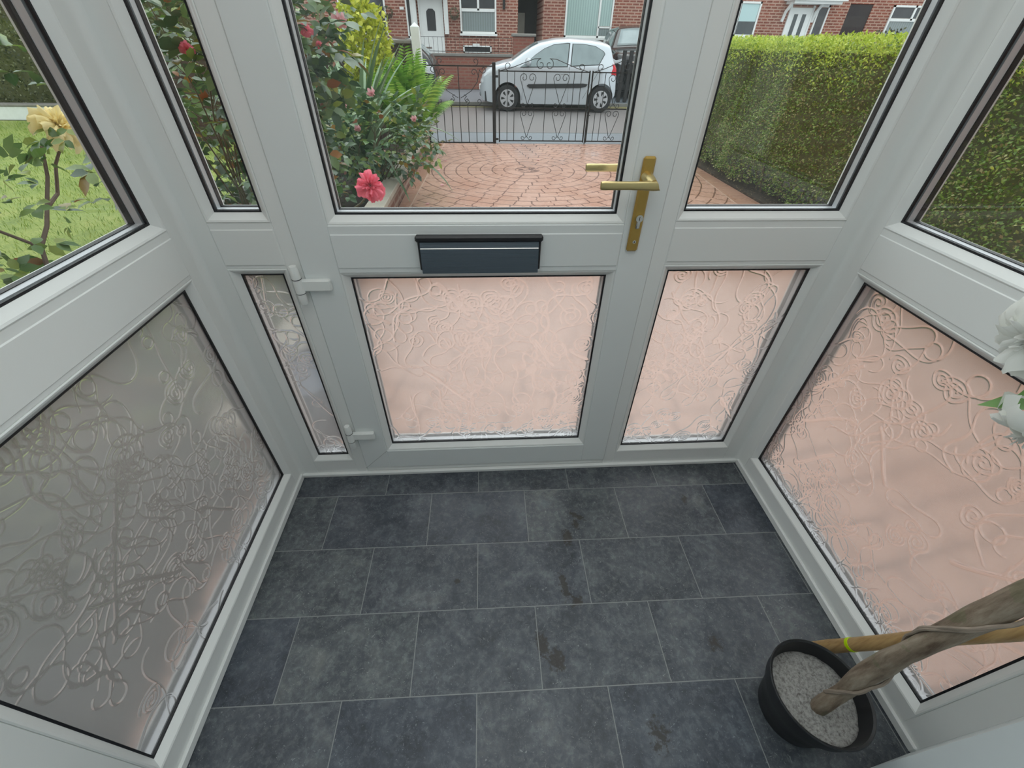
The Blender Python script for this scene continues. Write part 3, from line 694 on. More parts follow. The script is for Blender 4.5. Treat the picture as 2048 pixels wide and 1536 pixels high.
def rose_bush(loc, rad, zlo, zhi, n, label, seed, L=.05, light=.0, nstem=26, shift=(0, 0)):
    global RNG
    RNG = np.random.default_rng(seed); random.seed(seed)
    root = empty('rose_bush', loc, label, 'bush')
    x, y, z = loc
    d = rnd_dirs(n); rr = RNG.uniform(.45, 1.0, n) ** .6
    c = np.array([x + shift[0], y + shift[1], (zlo + zhi) / 2]); P = c + d * rr[:, None] * np.array([rad[0], rad[1], (zhi - zlo) / 2]) * (1 + .18 * np.sin(d[:, :1] * 7 + seed) * np.cos(d[:, 2:] * 9))
    D = unit(d + RNG.normal(size=(n, 3)) * .7)
    k = int(n * (1 - light)); V, F = compound(P[:k], D[:k], L); local(root, raw('foliage', V, F, M['leaf_rose'], None, True))
    if light > 0:
        V, F = compound(P[k:], D[k:], L * .9); o = local(root, raw('young_foliage', V, F, M['leaf_rose_light'], None, True)); o['label'] = 'lighter green young leaves'
    local(root, stems_to((x, y, G), P[RNG.choice(n, nstem)], .007, .0025, M['stem'], None, 'stems', .15))
    return root
bushA = rose_bush((-1.50, 1.80, G), (.62, .66), .02, 1.66, 430, 'tall coral-pink rose bush beside the left of the door, nearest the glass', 3, .074, .14, 34)
bushB = rose_bush((-1.25, 3.85, G), (.66, .56), .20, .78, 300, 'low spreading rose bush with faded blooms overhanging the brick edging wall', 4, .072, .12, 26, (.08, 0))
bushC = rose_bush((-2.0, 3.3, G), (.75, .8), .1, 1.75, 380, 'tall loose rose bush at the lawn side of the flower bed', 5, .075, .15, 24)
def sub_bloom(root, **k):
    o = rose_bloom(**k, parent=None); return local(root, o)
n = 210; d = rnd_dirs(n); P = np.array([-1.06, 1.78, 1.27]) + d * np.array([.36, .34, .40]) * RNG.uniform(.3, 1, n)[:, None]; V, F = compound(P, unit(d + RNG.normal(size=(n, 3)) * .6), .074); local(bushA, raw('arching_foliage', V, F, M['leaf_rose'], None, True))
local(bushA, stems_to((-1.45, 1.75, G), P[:8], .008, .003, M['stem'], None, 'arching_stems', .1))
# big bloom on a long stalk in front of the door pane, and the others
sub_bloom(bushA, name='bloom', center=(-.462, .655, .835), facing=(.25, -.8, .45), R=.052, mat=M['pink'], rings=8, seed=5, ruffle=.38, label='large open coral-pink bloom leaning over the edging wall')
mb = MB(); mb.tube([(-1.25, 1.55, .1), (-.95, 1.2, .45), (-.66, .85, .66), (-.52, .70, .76), (-.465, .665, .815)], [.006, .005, .004, .0035, .003], 6); local(bushA, mb.build('bloom_stalk', M['stem'], None, True))
P = np.array([(-.50, .70, .74), (-.47, .68, .76), (-.6, .8, .7), (-.72, .92, .62), (-.86, 1.1, .55), (-.8, 1.0, .5), (-.9, 1.1, .4), (-.95, 1.2, .3), (-1.0, 1.1, .35), (-.88, 1.0, .28), (-1.05, 1.0, .22), (-1.0, .9, .12), (-1.1, 1.0, .05), (-.95, 1.25, .15)])
V, F = compound(P, rnd_dirs(len(P)) * .7 + np.array([.2, -.4, -.3]), .045); local(bushA, raw('low_foliage', V, F, M['leaf_rose'], None, True))
n = 260; P = np.c_[RNG.uniform(-1.5, -1.16, n), RNG.uniform(.35, 1.9, n), RNG.uniform(-.05, .5, n)]; V, F = compound(P, rnd_dirs(n), .045); local(bushA, raw('low_foliage', V, F, M['leaf_rose'], None, True))
for i, (c, R, mt, fc) in enumerate([((-.93, 1.55, 1.37), .05, 'pink', (.5, -.8, .2)), ((-.915, 1.55, 1.13), .042, 'pink', (.6, -.7, .1)), ((-1.455, 1.3, 1.235), .045, 'pink', (.2, -1, .1)), ((-1.50, 1.35, 1.29), .038, 'pink_pale', (.2, -1, .4)),
        ((-1.33, 1.4, 1.20), .03, 'pink', (.4, -1, .1)), ((-.86, 1.6, 1.275), .028, 'pink', (.4, -1, .1)), ((-.72, 1.7, 1.31), .036, 'pink_pale', (.5, -.7, -.6)), ((-.845, 1.7, 1.22), .018, 'pink', (.4, -1, .1))]):
    sub_bloom(bushA, name='bloom', center=c, facing=fc, R=R, mat=M[mt], rings=4, seed=20 + i, ruffle=.25)
for i, (c, R, mt, fc) in enumerate([((-.805, 2.5, .96), .036, 'pink_pale', (.5, -.5, -.5)), ((-1.01, 2.5, .90), .03, 'pink_pale', (0, -1, .2)), ((-.96, 2.55, .91), .025, 'pink', (.2, -1, .2)), ((-.93, 2.45, .755), .03, 'pink_pale', (.3, -.7, -.5)), ((-.55, 2.6, .80), .028, 'pink_pale', (.4, -.6, -.4)), ((-1.13, 2.2, .70), .03, 'pink', (.2, -1, .2))]):
    c = tuple(Vector((-.04, -1, 1.247)) + (Vector(c) - Vector((-.04, -1, 1.247))) * 1.24)
    sub_bloom(bushB, name='bloom', center=c, facing=fc, R=R, mat=M[mt], rings=3, seed=40 + i, ruffle=.35)

# yellow rose outside the left window
RNG = np.random.default_rng(9); random.seed(9)
yr = empty('rose_bush', (-1.32, .06, G), 'thin yellow-flowered rose with bare brown stems outside the left window', 'bush')
mb = MB()
for pts, r in ((((-1.32, .06, G), (-1.31, .09, .4), (-1.30, .13, .66), (-1.305, .20, .72), (-1.30, .22, .78), (-1.30, .275, .82), (-1.30, .31, .86), (-1.29, .36, .93), (-1.29, .40, 1.0)), .0075),
               (((-1.30, .31, .86), (-1.31, .38, .88), (-1.30, .42, .95), (-1.28, .46, 1.0)), .0055), (((-1.30, .22, .78), (-1.32, .15, .86), (-1.33, .10, .95)), .0045),
               (((-1.30, .13, .66), (-1.30, .22, .66), (-1.31, .32, .71), (-1.30, .37, .72)), .004), (((-1.32, .08, .3), (-1.34, -.05, .55), (-1.36, -.12, .75), (-1.36, -.15, .9)), .005)):
    mb.tube(pts, [r * (1 - .5 * i / len(pts)) for i in range(len(pts))], 7)
local(yr, mb.build('stems', M['stem_brown'], None, True))
n = 46; T = np.array([(-1.29, .40, 1.0), (-1.28, .46, 1.0), (-1.33, .10, .95), (-1.30, .36, .93), (-1.36, -.15, .85), (-1.36, -.1, .7), (-1.3, .13, .6), (-1.31, .15, .8), (-1.32, .0, .5), (-1.30, .25, .95)])
P = T[RNG.choice(len(T), n)] + RNG.normal(size=(n, 3)) * .05; V, F = compound(P, rnd_dirs(n), .042); local(yr, raw('foliage', V, F, M['leaf_rose_light'], None, True))
P = np.array([(-1.30, .42, .90), (-1.30, .48, .86), (-1.30, .33, .80), (-1.31, .02, 1.0), (-1.30, .05, .83), (-1.33, .0, .72), (-1.3, .08, .55)]); V, F = compound(P, rnd_dirs(7), .05, 3); local(yr, raw('dark_foliage', V, F, M['leaf_rose'], None, True))
sub_bloom(yr, name='bloom', center=(-1.27, .475, 1.045), facing=(.7, -.2, .6), R=.058, mat=M['yellow'], rings=9, seed=77, ruffle=.3, label='large pale yellow bloom')

# sword-leaved plant
def sword_plant(loc, n, label):
    root = empty('sword_leaf_plant', loc, label, 'plant'); V = []; F = []
    for i in range(n):
        a = random.uniform(0, 2 * PI); droop = random.random() ** 1.6; L = random.uniform(.85, 1.35); w = random.uniform(.028, .046); el = PI / 2 - .15 - .95 * droop; k = 10; base = len(V)
        d = Vector((math.cos(a), math.sin(a), 0)); s = Vector((-math.sin(a), math.cos(a), 0)); p = Vector(loc) + Vector((0, 0, .25 * random.random())) + d * .03; e = el
        for j in range(k):
            t = j / (k - 1); ww = w * (math.sin(PI * min(1, .25 + .75 * t)) ** .6 if t < 1 else .05) * (1 - t * .3)
            nrm = d * -math.sin(e) + Vector((0, 0, 1)) * math.cos(e)
            V += [p + s * ww, p - nrm * ww * .35, p - s * ww]
            p = p + (d * math.cos(e) + Vector((0, 0, 1)) * math.sin(e)) * (L / (k - 1)); e -= (.05 + .13 * droop)
        for j in range(k - 1):
            q = base + 3 * j; F += [(q, q + 1, q + 4, q + 3), (q + 1, q + 2, q + 5, q + 4)]
    local(root, raw('leaves', V, F, M['leaf_sword'], None, True)); return root
random.seed(15)
sword_plant((-1.42, 4.45, .05), 58, 'tall clump of blue-green sword-shaped leaves behind the rose bushes')
# fern
def fern(loc, n, R, label):
    root = empty('fern', loc, label, 'plant'); mb = MB(); P = []; D = []; N = []; L = []
    for i in range(n):
        a = random.uniform(0, 2 * PI); Lf = R * random.uniform(.8, 1.1); d = Vector((math.cos(a), math.sin(a), 0)); e = random.uniform(1.30, 1.56); p = Vector(loc); pts = []; S = Vector((-math.sin(a), math.cos(a), 0)); k = 40
        for j in range(k):
            t = j / (k - 1); pts.append(p.copy()); dr = d * math.cos(e) + Vector((0, 0, 1)) * math.sin(e); nr = d * -math.sin(e) + Vector((0, 0, 1)) * math.cos(e)
            if t > .12:
                ln = .13 * math.sin(PI * min(1, (t - .05) * .95)) ** .8 * (R / .8) + .012
                for s in (-1, 1): P.append(p); D.append(S * s + dr * .45 + nr * -.1); N.append(nr); L.append(ln)
            p = p + dr * Lf / k; e -= .008 + .012 * (i % 3)
        mb.tube(pts, [.004 * (1 - .8 * q / k) for q in range(k)], 4)
    local(root, mb.build('stalks', M['leaf_fern'], None, True))
    V, F = leaf_arrays(np.array(P), np.array(D), np.array(N), np.array(L), .21, .15, .25); local(root, raw('fronds', V, F, M['leaf_fern'], None, True)); return root
fern((-1.13, 5.9, G + .02), 36, 1.22, 'bright green fern at the end of the flower bed by the gate')
# golden shrub
def blob_shrub(name, loc, rad, n, mat, L, label, cat='shrub', wr=.6):
    root = empty(name, (loc[0], loc[1], G), label, cat); d = rnd_dirs(n); k = 1 + .2 * np.sin(d[:, 0] * 6) * np.cos(d[:, 2] * 8 + d[:, 1] * 5)
    P = np.array(loc) + d * np.array(rad) * (k * RNG.uniform(.6, 1.02, n))[:, None]; V, F = leaf_arrays(P, d + RNG.normal(size=(n, 3)) * .8, d + RNG.normal(size=(n, 3)) * .6, L * RNG.uniform(.7, 1.3, n), wr, .2, .2)
    local(root, raw('foliage', V, F, mat, None, True))
    local(root, stems_to((loc[0], loc[1], G), P[RNG.choice(n, 14)], .012, .003, M['stem_brown'], None, 'stems', .05)); return root
RNG = np.random.default_rng(31); random.seed(31)
blob_shrub('golden_shrub', (-1.66, 6.55, 1.12), (.33, .36, .60), 3000, M['leaf_yellow'], .07, 'yellow-green leaved shrub standing before the dark boundary wall')
blob_shrub('garden_shrub', (-2.1, 5.3, .5), (.6, .6, .7), 2200, M['leaf_rose'], .06, 'dark green shrub between the sword-leaved plant and the lawn')
blob_shrub('garden_shrub', (-1.62, -.42, .14), (.46, .38, .34), 1500, M['leaf_dark'], .05, 'low dark shrub added outside to darken the left obscured pane')  # added shrub, placed to darken and green the left obscured pane
# ground cover in the bed
n = 1500; P = np.c_[RNG.uniform(-2.6, -1.05, n), RNG.uniform(.1, 6.9, n), RNG.uniform(G, G + .12, n)]; V, F = leaf_arrays(P, rnd_dirs(n) + np.array([0, 0, .5]), rnd_dirs(n) + np.array([0, 0, 1]), RNG.uniform(.02, .05, n), .5)
tag(raw('ground_cover', V, F, M['leaf_rose'], None, True), 'small low leaves covering the soil of the flower bed', 'ground cover', kind='stuff')

# privet hedge along the drive
RNG = np.random.default_rng(41)
hd = empty('privet_hedge', (3.5, 3.0, G), 'long clipped privet hedge along the right side of the driveway', 'hedge')
def wav(y, z): return .05 * np.sin(y * 2.3 + z * 3) + .035 * np.sin(y * 5.1 - z * 4.2) + .02 * np.sin(y * 11 + z * 9)
n = 52000; y = RNG.uniform(-.9, 7.25, n); z = RNG.uniform(G + .08, 1.30, n) ; lean = .0
dep = RNG.uniform(-.03, .09, n) ** 1; P = np.c_[3.12 + wav(y, z) + np.abs(dep) + .10 * np.clip((.35 - z) / .45, 0, 1) * (RNG.random(n)), y, z]
dd = unit(np.c_[-np.ones(n) * .8, np.zeros(n), np.full(n, .2)] + RNG.normal(size=(n, 3)) * .8)
V, F = leaf_arrays(P, dd, np.c_[-np.ones(n), np.zeros(n), np.full(n, .9)] + RNG.normal(size=(n, 3)) * .5, RNG.uniform(.016, .032, n), .55, .3, 0, True)
local(hd, raw('face_leaves', V, F, M['leaf_hedge'], None))
n = 26000; y = RNG.uniform(-.9, 7.25, n); x = RNG.uniform(3.10, 4.0, n); z = 1.27 + RNG.uniform(-.06, .055, n) + .02 * np.sin(y * 3 + x * 5); P = np.c_[x + wav(y, z) * .6, y, z]
V, F = leaf_arrays(P, rnd_dirs(n) * .8 + np.array([-.1, 0, .8]), rnd_dirs(n) * .8 + np.array([-.3, -.2, .6]), RNG.uniform(.018, .036, n), .55, .3, 0, True)
n2 = 7000; y = RNG.uniform(-.9, 7.25, n2); z = 1.29 - RNG.exponential(.085, n2); P = np.c_[3.11 + wav(y, z) + RNG.uniform(-.04, .05, n2), y, z]
V2, F2 = leaf_arrays(P, rnd_dirs(n2) * .8 + np.array([-.5, 0, .6]), rnd_dirs(n2) * .6 + np.array([-1, 0, .7]), RNG.uniform(.018, .032, n2), .55, .3, 0, True); V, F = join([(V, F), (V2, F2)])
o = local(hd, raw('new_growth', V, F, M['leaf_hedge_top'], None)); o['label'] = 'bright yellow-green new leaves along the clipped top'
n = 5000; x = RNG.uniform(3.15, 3.95, n); z = RNG.uniform(G, 1.28, n); P = np.c_[x, 7.2 + RNG.uniform(-.05, .06, n), z]; V, F = leaf_arrays(P, rnd_dirs(n), rnd_dirs(n) + np.array([0, -1, .4]), RNG.uniform(.02, .035, n), .55, .3, 0, True); local(hd, raw('end_leaves', V, F, M['leaf_hedge'], None))
hm = simple('hedge_inside', (.085, .095, .035), .9, var=.5, scale=20)
local(hd, MB().box((3.24, -.93, G + .25), (3.95, 7.15, 1.215)).build('twiggy_core', hm))
mb = MB()
for k in range(60):
    y = -.8 + k * .134; mb.tube([(3.35 + random.uniform(-.08, .1), y, G), (3.3 + random.uniform(-.1, .1), y + random.uniform(-.1, .1), .2)], .014, 5)
local(hd, mb.build('trunks', M['stem_brown']))
n = 900; P = np.c_[RNG.uniform(3.0, 3.3, n), RNG.uniform(0, 7, n), np.full(n, G + .028) + RNG.uniform(0, .02, n)]; V, F = leaf_arrays(P, rnd_dirs(n) * np.array([1, 1, .2]), np.tile([0, 0, 1.], (n, 1)), RNG.uniform(.012, .026, n), .5, .2, 0, True)
tag(raw('leaf_litter', V, F, simple('dry_leaves', (.30, .22, .12), .8, var=.5, scale=30)), 'dry fallen leaves along the foot of the hedge', 'leaf litter', kind='stuff')

# lawn blades, edging wall of the bed, left boundary
n = 26000; P = np.c_[RNG.uniform(-9.5, -2.8, n), RNG.uniform(.2, 9.15, n), np.full(n, G)]; V, F = leaf_arrays(P, rnd_dirs(n) * .6 + np.array([0, 0, 1]), rnd_dirs(n), RNG.uniform(.03, .06, n), .14, .1, 0, True)
tag(raw('lawn_grass', V, F, M['blade']), 'short wet grass of the lawn left of the flower bed', 'grass', kind='stuff')
struct(MB().box((-2.80, -.95, G - .05), (-2.72, 7.28, G + .07), .01).build('lawn_edging', M['kerb']))
pw = empty('edging_wall', (-1.03, 3.1, G), 'low brick wall with pale stone coping between flower bed and driveway', 'wall')
local(pw, MB().box((-1.075, -.0 + .15, G), (-.975, 7.2, .065)).build('brickwork', M['brick_side']))
mb = MB(); y = .15
while y < 7.1: mb.box((-1.105, y + .003, .066), (-.935, min(y + .60, 7.2) - .003, .118), .006); y += .60
local(pw, mb.build('coping', M['coping']))
bw_ = empty('boundary_wall', (-8, 9.55, G), 'low white rendered wall at the far side of the lawn', 'wall')
local(bw_, MB().box((-13, 9.42, G), (-5.4, 9.62, .105), .01).build('rendered_face', M['render_white'])); local(bw_, MB().box((-13.02, 9.40, .106), (-5.38, 9.64, .15), .01).build('coping', M['coping_grey']))
RNG = np.random.default_rng(51)
dh = empty('dark_hedge', (-8.5, 10.0, G), 'tall dark hedge behind the low white wall', 'hedge'); n = 15000
P = np.c_[RNG.uniform(-13, -5.5, n), 9.80 + RNG.uniform(-.10, .10, n), RNG.uniform(G, 2.6, n)]; V, F = leaf_arrays(P, rnd_dirs(n), rnd_dirs(n) + np.array([0, -1, .4]), RNG.uniform(.03, .07, n), .5, .3, 0, True)
local(dh, raw('foliage', V, F, M['leaf_dark'])); local(dh, MB().box((-13, 9.9, G), (-5.5, 10.6, 2.5)).build('twiggy_core', hm))

# ------------------------------------------------------------------ street boundary: dark wall, white post, iron fence and gates
dw = empty('boundary_wall', (-2.4, 7.4, G), 'sooty brick boundary wall with a stepped pier beside the white post', 'wall')
mb = MB(); mb.box((-6.5, 7.32, G), (-1.16, 7.54, .98)); mb.box((-1.36, 7.31, .98), (-1.15, 7.55, 1.20)); mb.add([(-1.9, 7.33, 1.03), (-1.36, 7.33, 1.03), (-1.36, 7.33, 1.20), (-1.9, 7.53, 1.03), (-1.36, 7.53, 1.03), (-1.36, 7.53, 1.20)], [(0, 1, 2), (3, 5, 4), (0, 2, 5, 3), (0, 3, 4, 1), (1, 4, 5, 2)])
local(dw, mb.build('brickwork', M['brick_dark'])); local(dw, MB().box((-6.5, 7.29, .98), (-1.36, 7.57, 1.03), .01).box((-1.40, 7.28, 1.20), (-1.13, 7.58, 1.25), .01).build('coping', M['coping_grey']))
wp = MB(); wp.box((-1.115, 7.28, G), (-.985, 7.41, 1.40), .006); wp.add([(-1.115, 7.28, 1.40), (-.985, 7.28, 1.40), (-.985, 7.41, 1.40), (-1.115, 7.41, 1.40), (-1.05, 7.345, 1.455)], [(0, 1, 4), (1, 2, 4), (2, 3, 4), (3, 0, 4), (0, 3, 2, 1)])
tag(wp.build('gate_post', M['render_white']), 'white rendered post with pointed top at the left of the iron fence', 'post')
def spiral(c, r, turns, a0, sx=1, n=18, y=7.3):
    out = []
    for i in range(n):
        t = i / (n - 1); rr = r * (1 - .72 * t); a = a0 + turns * 2 * PI * t
        out.append((c[0] + sx * rr * math.cos(a), y, c[1] + rr * math.sin(a)))
    return out
def heart(mb, x, z0, z1, w, y=7.3, r=.005):
    """V of two bars rising from z0 with inward scrolls at the top and small outward scrolls at the foot"""
    for s in (-1, 1):
        top = spiral((x + s * w * .27, z1 - w * .30), w * .26, 1.1, 0, s, y=y)
        mb.tube([(x + s * .004, y, z0 + w * .22), (x + s * w * .30, y, z0 + (z1 - z0) * .5), (x + s * w * .52, y, z1 - w * .38)] + top, r, 5)
        mb.tube([(x, y, z0 + w * .24)] + spiral((x + s * w * .30, z0 + w * .18), w * .17, 1.1, PI, s, y=y), r, 5)
def gate_leaf(x0, x1, label):
    t = empty('iron_gate', (x0, 7.3, G), label, 'gate', 'black wrought iron driveway gates'); Y = 7.3
    mb = MB(); zb, zm, zt = -.09, .39, .885
    for z in (zb, zm, zt): mb.box((x0, Y - .006, z - .008), (x1, Y + .006, z + .008))
    for x in (x0, x1): mb.box((x - .010, Y - .010, zb - .02), (x + .010, Y + .010, zt + .02))
    local(t, mb.build('gate_frame', M['iron']))
    W = x1 - x0; xs = [x0 + W * f for f in (.09, .17, .52, .83, .91)]; hs = [x0 + W * .32, x0 + W * .69]
    for x in xs: local(t, MB().tube([(x, Y, zb), (x, Y, zt)], .0055, 6).build('bar', M['iron']))
    for x in hs:
        mb = MB(); heart(mb, x, zb + .01, zm - .01, .22); heart(mb, x, zm + .005, zt - .01, .24); local(t, mb.build('heart_scroll', M['iron'], None, True))
    mb = MB(); xc = (x0 + x1) / 2
    for s in (-1, 1):
        mb.tube([(xc + s * W * .5, Y, zt), (xc + s * W * .35, Y, zt + .05), (xc + s * W * .12, Y, zt + .16)] + spiral((xc + s * .07, zt + .09), .075, 1.1, PI / 2, -s), .0055, 5)
        mb.tube(spiral((xc + s * W * .40, zt + .065), .06, 1.0, -PI / 2, s)[::-1], .0055, 5)
    local(t, mb.build('top_scroll', M['iron'], None, True)); return t
gate_leaf(.225, 1.70, 'left leaf of the black wrought iron driveway gates, hung from the dark post')
gate_leaf(1.75, 3.02, 'right leaf of the black wrought iron driveway gates, nearer the hedge')
mb = MB(); mb.tube([(1.725, 7.27, G - .02), (1.725, 7.27, .35)], .009, 8); mb.tube([(1.725, 7.27, .30), (1.775, 7.27, .30)], .008, 8); tag(mb.build('drop_bolt', M['iron']), 'black iron drop bolt where the two gates meet', 'bolt')
tag(MB().box((.112, 7.27, G), (.168, 7.33, .995), .004).box((.168, 7.29, -.08), (.21, 7.31, -.05)).box((.168, 7.29, .80), (.21, 7.31, .83)).build('gate_post', M['iron']), 'black square iron post the left driveway gate hangs on', 'post')
ft = empty('iron_fence', (-.44, 7.3, G), 'fixed black iron fence panel between the white post and the gate post', 'fence')
mb = MB()
for z in (-.12, .42): mb.box((-.975, 7.292, z - .008), (.112, 7.308, z + .008))
mb.box((-.975, 7.292, .935), (.112, 7.308, .951)); mb.box((-.985, 7.285, G), (-.955, 7.315, .97)); local(ft, mb.build('fence_frame', M['iron']))
for k in range(7): local(ft, MB().box((-.845 + k * .135, 7.294, -.12), (-.833 + k * .135, 7.306, .42)).build('bar', M['iron']))
local(ft, MB().box((-.436, 7.294, .42), (-.424, 7.306, .951)).build('bar', M['iron']))
mb = MB()
for s in (-1, 1):
    for q in (.16, .36):
        mb.tube(spiral((-.43 + s * (q - .04), .475), .045, 1.0, -PI / 2, s), .005, 5)
    mb.tube([(-.43 + s * .02, 7.3, .52), (-.43 + s * .20, 7.3, .62), (-.43 + s * .30, 7.3, .74), (-.43 + s * .33, 7.3, .86)] + spiral((-.43 + s * .40, .90), .055, 1.0, PI, s), .0055, 5)
    mb.tube([(-.43 + s * .33, 7.3, .80)] + spiral((-.43 + s * .25, .86), .05, 1.0, 0, s), .005, 5)
    mb.tube([(-.43 + s * .08, 7.3, .57)] + spiral((-.43 + s * .12, .50), .04, 1.0, PI / 2, s), .005, 5)
    mb.tube(spiral((-.43 + s * .28, 1.0), .05, 1.0, -PI / 2, s), .005, 5)
local(ft, mb.build('scrollwork', M['iron'], None, True))

# fallen petals on the drive
for i, (x, y) in enumerate([(-.70, 3.75), (-.585, 4.5), (-.66, 5.27), (-.72, 3.5), (-.6, 5.9), (.76, 5.97), (-.8, 6.4)]):
    V, F = leaf_arrays(np.array([[x, y, G + .004]]), np.array([[math.cos(i), math.sin(i), .05]]), np.array([[0, 0, 1.]]), [.055], .9, .25, -.1)
    tag(raw('fallen_petal', V, F, M['pink_pale'], None, True), 'pale pink petal on the wet driveway, ' + ('beside the pale joint line, second nearest the door', 'right of the joint line, halfway to the gate', 'beside the joint line towards the gate', 'beside the joint line, nearest the door', 'two thirds of the way to the gate', 'alone in the middle of the circular paving', 'against the edging wall near the gate')[i], 'petal', 'fallen petals on the driveway')

bp = empty('plant_pot', (-.80, .36, G), 'blue-grey plant pot outside behind the narrow left obscured pane', 'pot')
local(bp, MB().lathe([(.10, 0), (.13, .04), (.155, .30), (.17, .31), (.17, .35), (.15, .35), (.145, .30)], (-.80, .36, G), 32).build('pot', M['slate_blue'], None, True)); local(bp, MB().lathe([(.001, 0), (.146, 0)], (-.80, .36, G + .29), 24, 'Z', False).build('soil', M['soil']))
# ------------------------------------------------------------------ cars
def interp(tab, x):
    for (a, b), (c, d) in zip(tab, tab[1:]):
        if a <= x <= c: return b + (d - b) * (x - a) / (c - a)
    return tab[0][1] if x < tab[0][0] else tab[-1][1]
def car(name, loc, rz, top, bot, Lc, wheels, wr, W, belt, windows, wshield, rear, paint_, label, tilt=0, moulding=None, extra=None, cat='car'):
    root = empty(name, loc, label, cat)
    def hw(x, z):
        zt = interp(top, x); w_ = W * (1 - .30 * max(0, 1 - x / .55) ** 2.2) * (1 - .16 * max(0, (x - Lc + .45) / .45) ** 2)
        w_ -= .40 * max(0, z - belt) + .10 * max(0, .45 - z) ** 1.2
        k = .10; q = min(1, max(0, (z - (zt - k)) / k)); return max(.05, w_ - .10 * (1 - math.sqrt(max(0, 1 - q * q))))
    def low(x):
        z = interp(bot, x)
        for xc, zc in wheels:
            R = wr * 1.17; 
            if abs(x - xc) < R: z = max(z, zc + math.sqrt(R * R - (x - xc) ** 2))
        return z
    xs = sorted(set([round(i * .04, 3) for i in range(int(Lc / .04) + 1)] + [Lc] + [xc + s * wr * 1.17 * f for xc, _ in wheels for s in (-1, 1) for f in (1.001, .995, .95, .8, .5)]))
    nz = 16; V = []; n = len(xs)
    for s in (-1, 1):
        for x in xs:
            a, b = low(x), interp(top, x)
            for j in range(nz):
                t = j / (nz - 1); z = a + (b - a) * (1 - (1 - t) ** 1.5); V.append((x, s * hw(x, z), z))
    F = []
    for s in range(2):
        for i in range(n - 1):
            for j in range(nz - 1):
                q = s * n * nz + i * nz + j; f = (q, q + nz, q + nz + 1, q + 1); F.append(f if s == 0 else f[::-1])
    tops = []
    K = 7
    for i, x in enumerate(xs):
        row = [i * nz + nz - 1]; w_ = hw(x, interp(top, x)); z = interp(top, x)
        for k in range(1, K): 
            y = -w_ + 2 * w_ * k / K; row.append(len(V)); V.append((x, y, z + .035 * (1 - (y / w_) ** 2)))
        row.append(n * nz + i * nz + nz - 1); tops.append(row)
    for i in range(n - 1):
        for k in range(K): F.append((tops[i][k], tops[i + 1][k], tops[i + 1][k + 1], tops[i][k + 1]))
    for i in range(n - 1): F.append((i * nz, n * nz + i * nz, n * nz + (i + 1) * nz, (i + 1) * nz))
    for i in (0, n - 1):
        for j in range(nz - 1):
            f = (i * nz + j, i * nz + j + 1, n * nz + i * nz + j + 1, n * nz + i * nz + j); F.append(f if i == 0 else f[::-1])
        F.append(tuple(tops[i]) + ()) if i == 0 else F.append(tuple(tops[i])[::-1])
    def put(o): o.parent = root; return o
    b = put(raw('body', V, F, paint_, None, True)); e = b.modifiers.new('edge', 'EDGE_SPLIT'); e.split_angle = math.radians(50)
    def side_patch(nm, poly, mat, off=.008, ss=(-1, 1)):
        for s in ss:
            mb = MB(); k = len(poly); cx = sum(p[0] for p in poly) / k; cz = sum(p[1] for p in poly) / k; rings_ = []
            for sc_, of in ((1.0, -.01), (1.0, off), (.66, off), (.33, off)):
                rings_.append([(cx + (x - cx) * sc_, s * (hw(cx + (x - cx) * sc_, cz + (z - cz) * sc_) + of), cz + (z - cz) * sc_) for x, z in poly])
            P = [p for r_ in rings_ for p in r_] + [(cx, s * (hw(cx, cz) + off), cz)]; F_ = []
            for r_ in range(3):
                for i in range(k): F_.append((r_ * k + i, r_ * k + (i + 1) % k, (r_ + 1) * k + (i + 1) % k, (r_ + 1) * k + i))
            F_ += [(3 * k + i, 3 * k + (i + 1) % k, 4 * k) for i in range(k)]
            mb.add(P, F_); o = put(mb.build(nm, mat))
    for wpoly in windows:
        big = [(x, z) for x, z in wpoly]; cx = sum(p[0] for p in big) / len(big); cz = sum(p[1] for p in big) / len(big)
        side_patch('window_seal', [(cx + (x - cx) * 1.05, cz + (z - cz) * 1.07) for x, z in big], M['car_trim'], .005); side_patch('side_window', big, M['car_glass'], .009)
    def top_patch(nm, x0, x1, fr0, fr1, mat, off=.012):
        V_ = []; nx_, ny_ = 8, 8
        for lay in (off, -.02):
            for i in range(nx_):
                x = x0 + (x1 - x0) * i / (nx_ - 1); z = interp(top, x); w_ = hw(x, z) * (fr0 + (fr1 - fr0) * i / (nx_ - 1))
                for j in range(ny_):
                    y = -w_ + 2 * w_ * j / (ny_ - 1); V_.append((x, y, z + .035 * (1 - (y / max(.05, hw(x, z))) ** 2) + lay))
        F_ = []
        for l in (0, 1):
            for i in range(nx_ - 1):
                for j in range(ny_ - 1):
                    q = l * 64 + i * 8 + j; F_.append((q, q + 8, q + 9, q + 1) if l == 0 else (q, q + 1, q + 9, q + 8))
        rim = [i * 8 for i in range(8)] + [56 + j for j in range(1, 8)] + [i * 8 + 7 for i in range(6, -1, -1)] + [j for j in range(6, 0, -1)]
        F_ += [(rim[k], rim[(k + 1) % len(rim)], 64 + rim[(k + 1) % len(rim)], 64 + rim[k]) for k in range(len(rim))]
        put(raw(nm, V_, F_, mat, None, True))
    top_patch('windscreen', wshield[0], wshield[1], .95, .97, M['car_glass']); top_patch('rear_window', rear[0], rear[1], .9, .85, M['car_glass'])
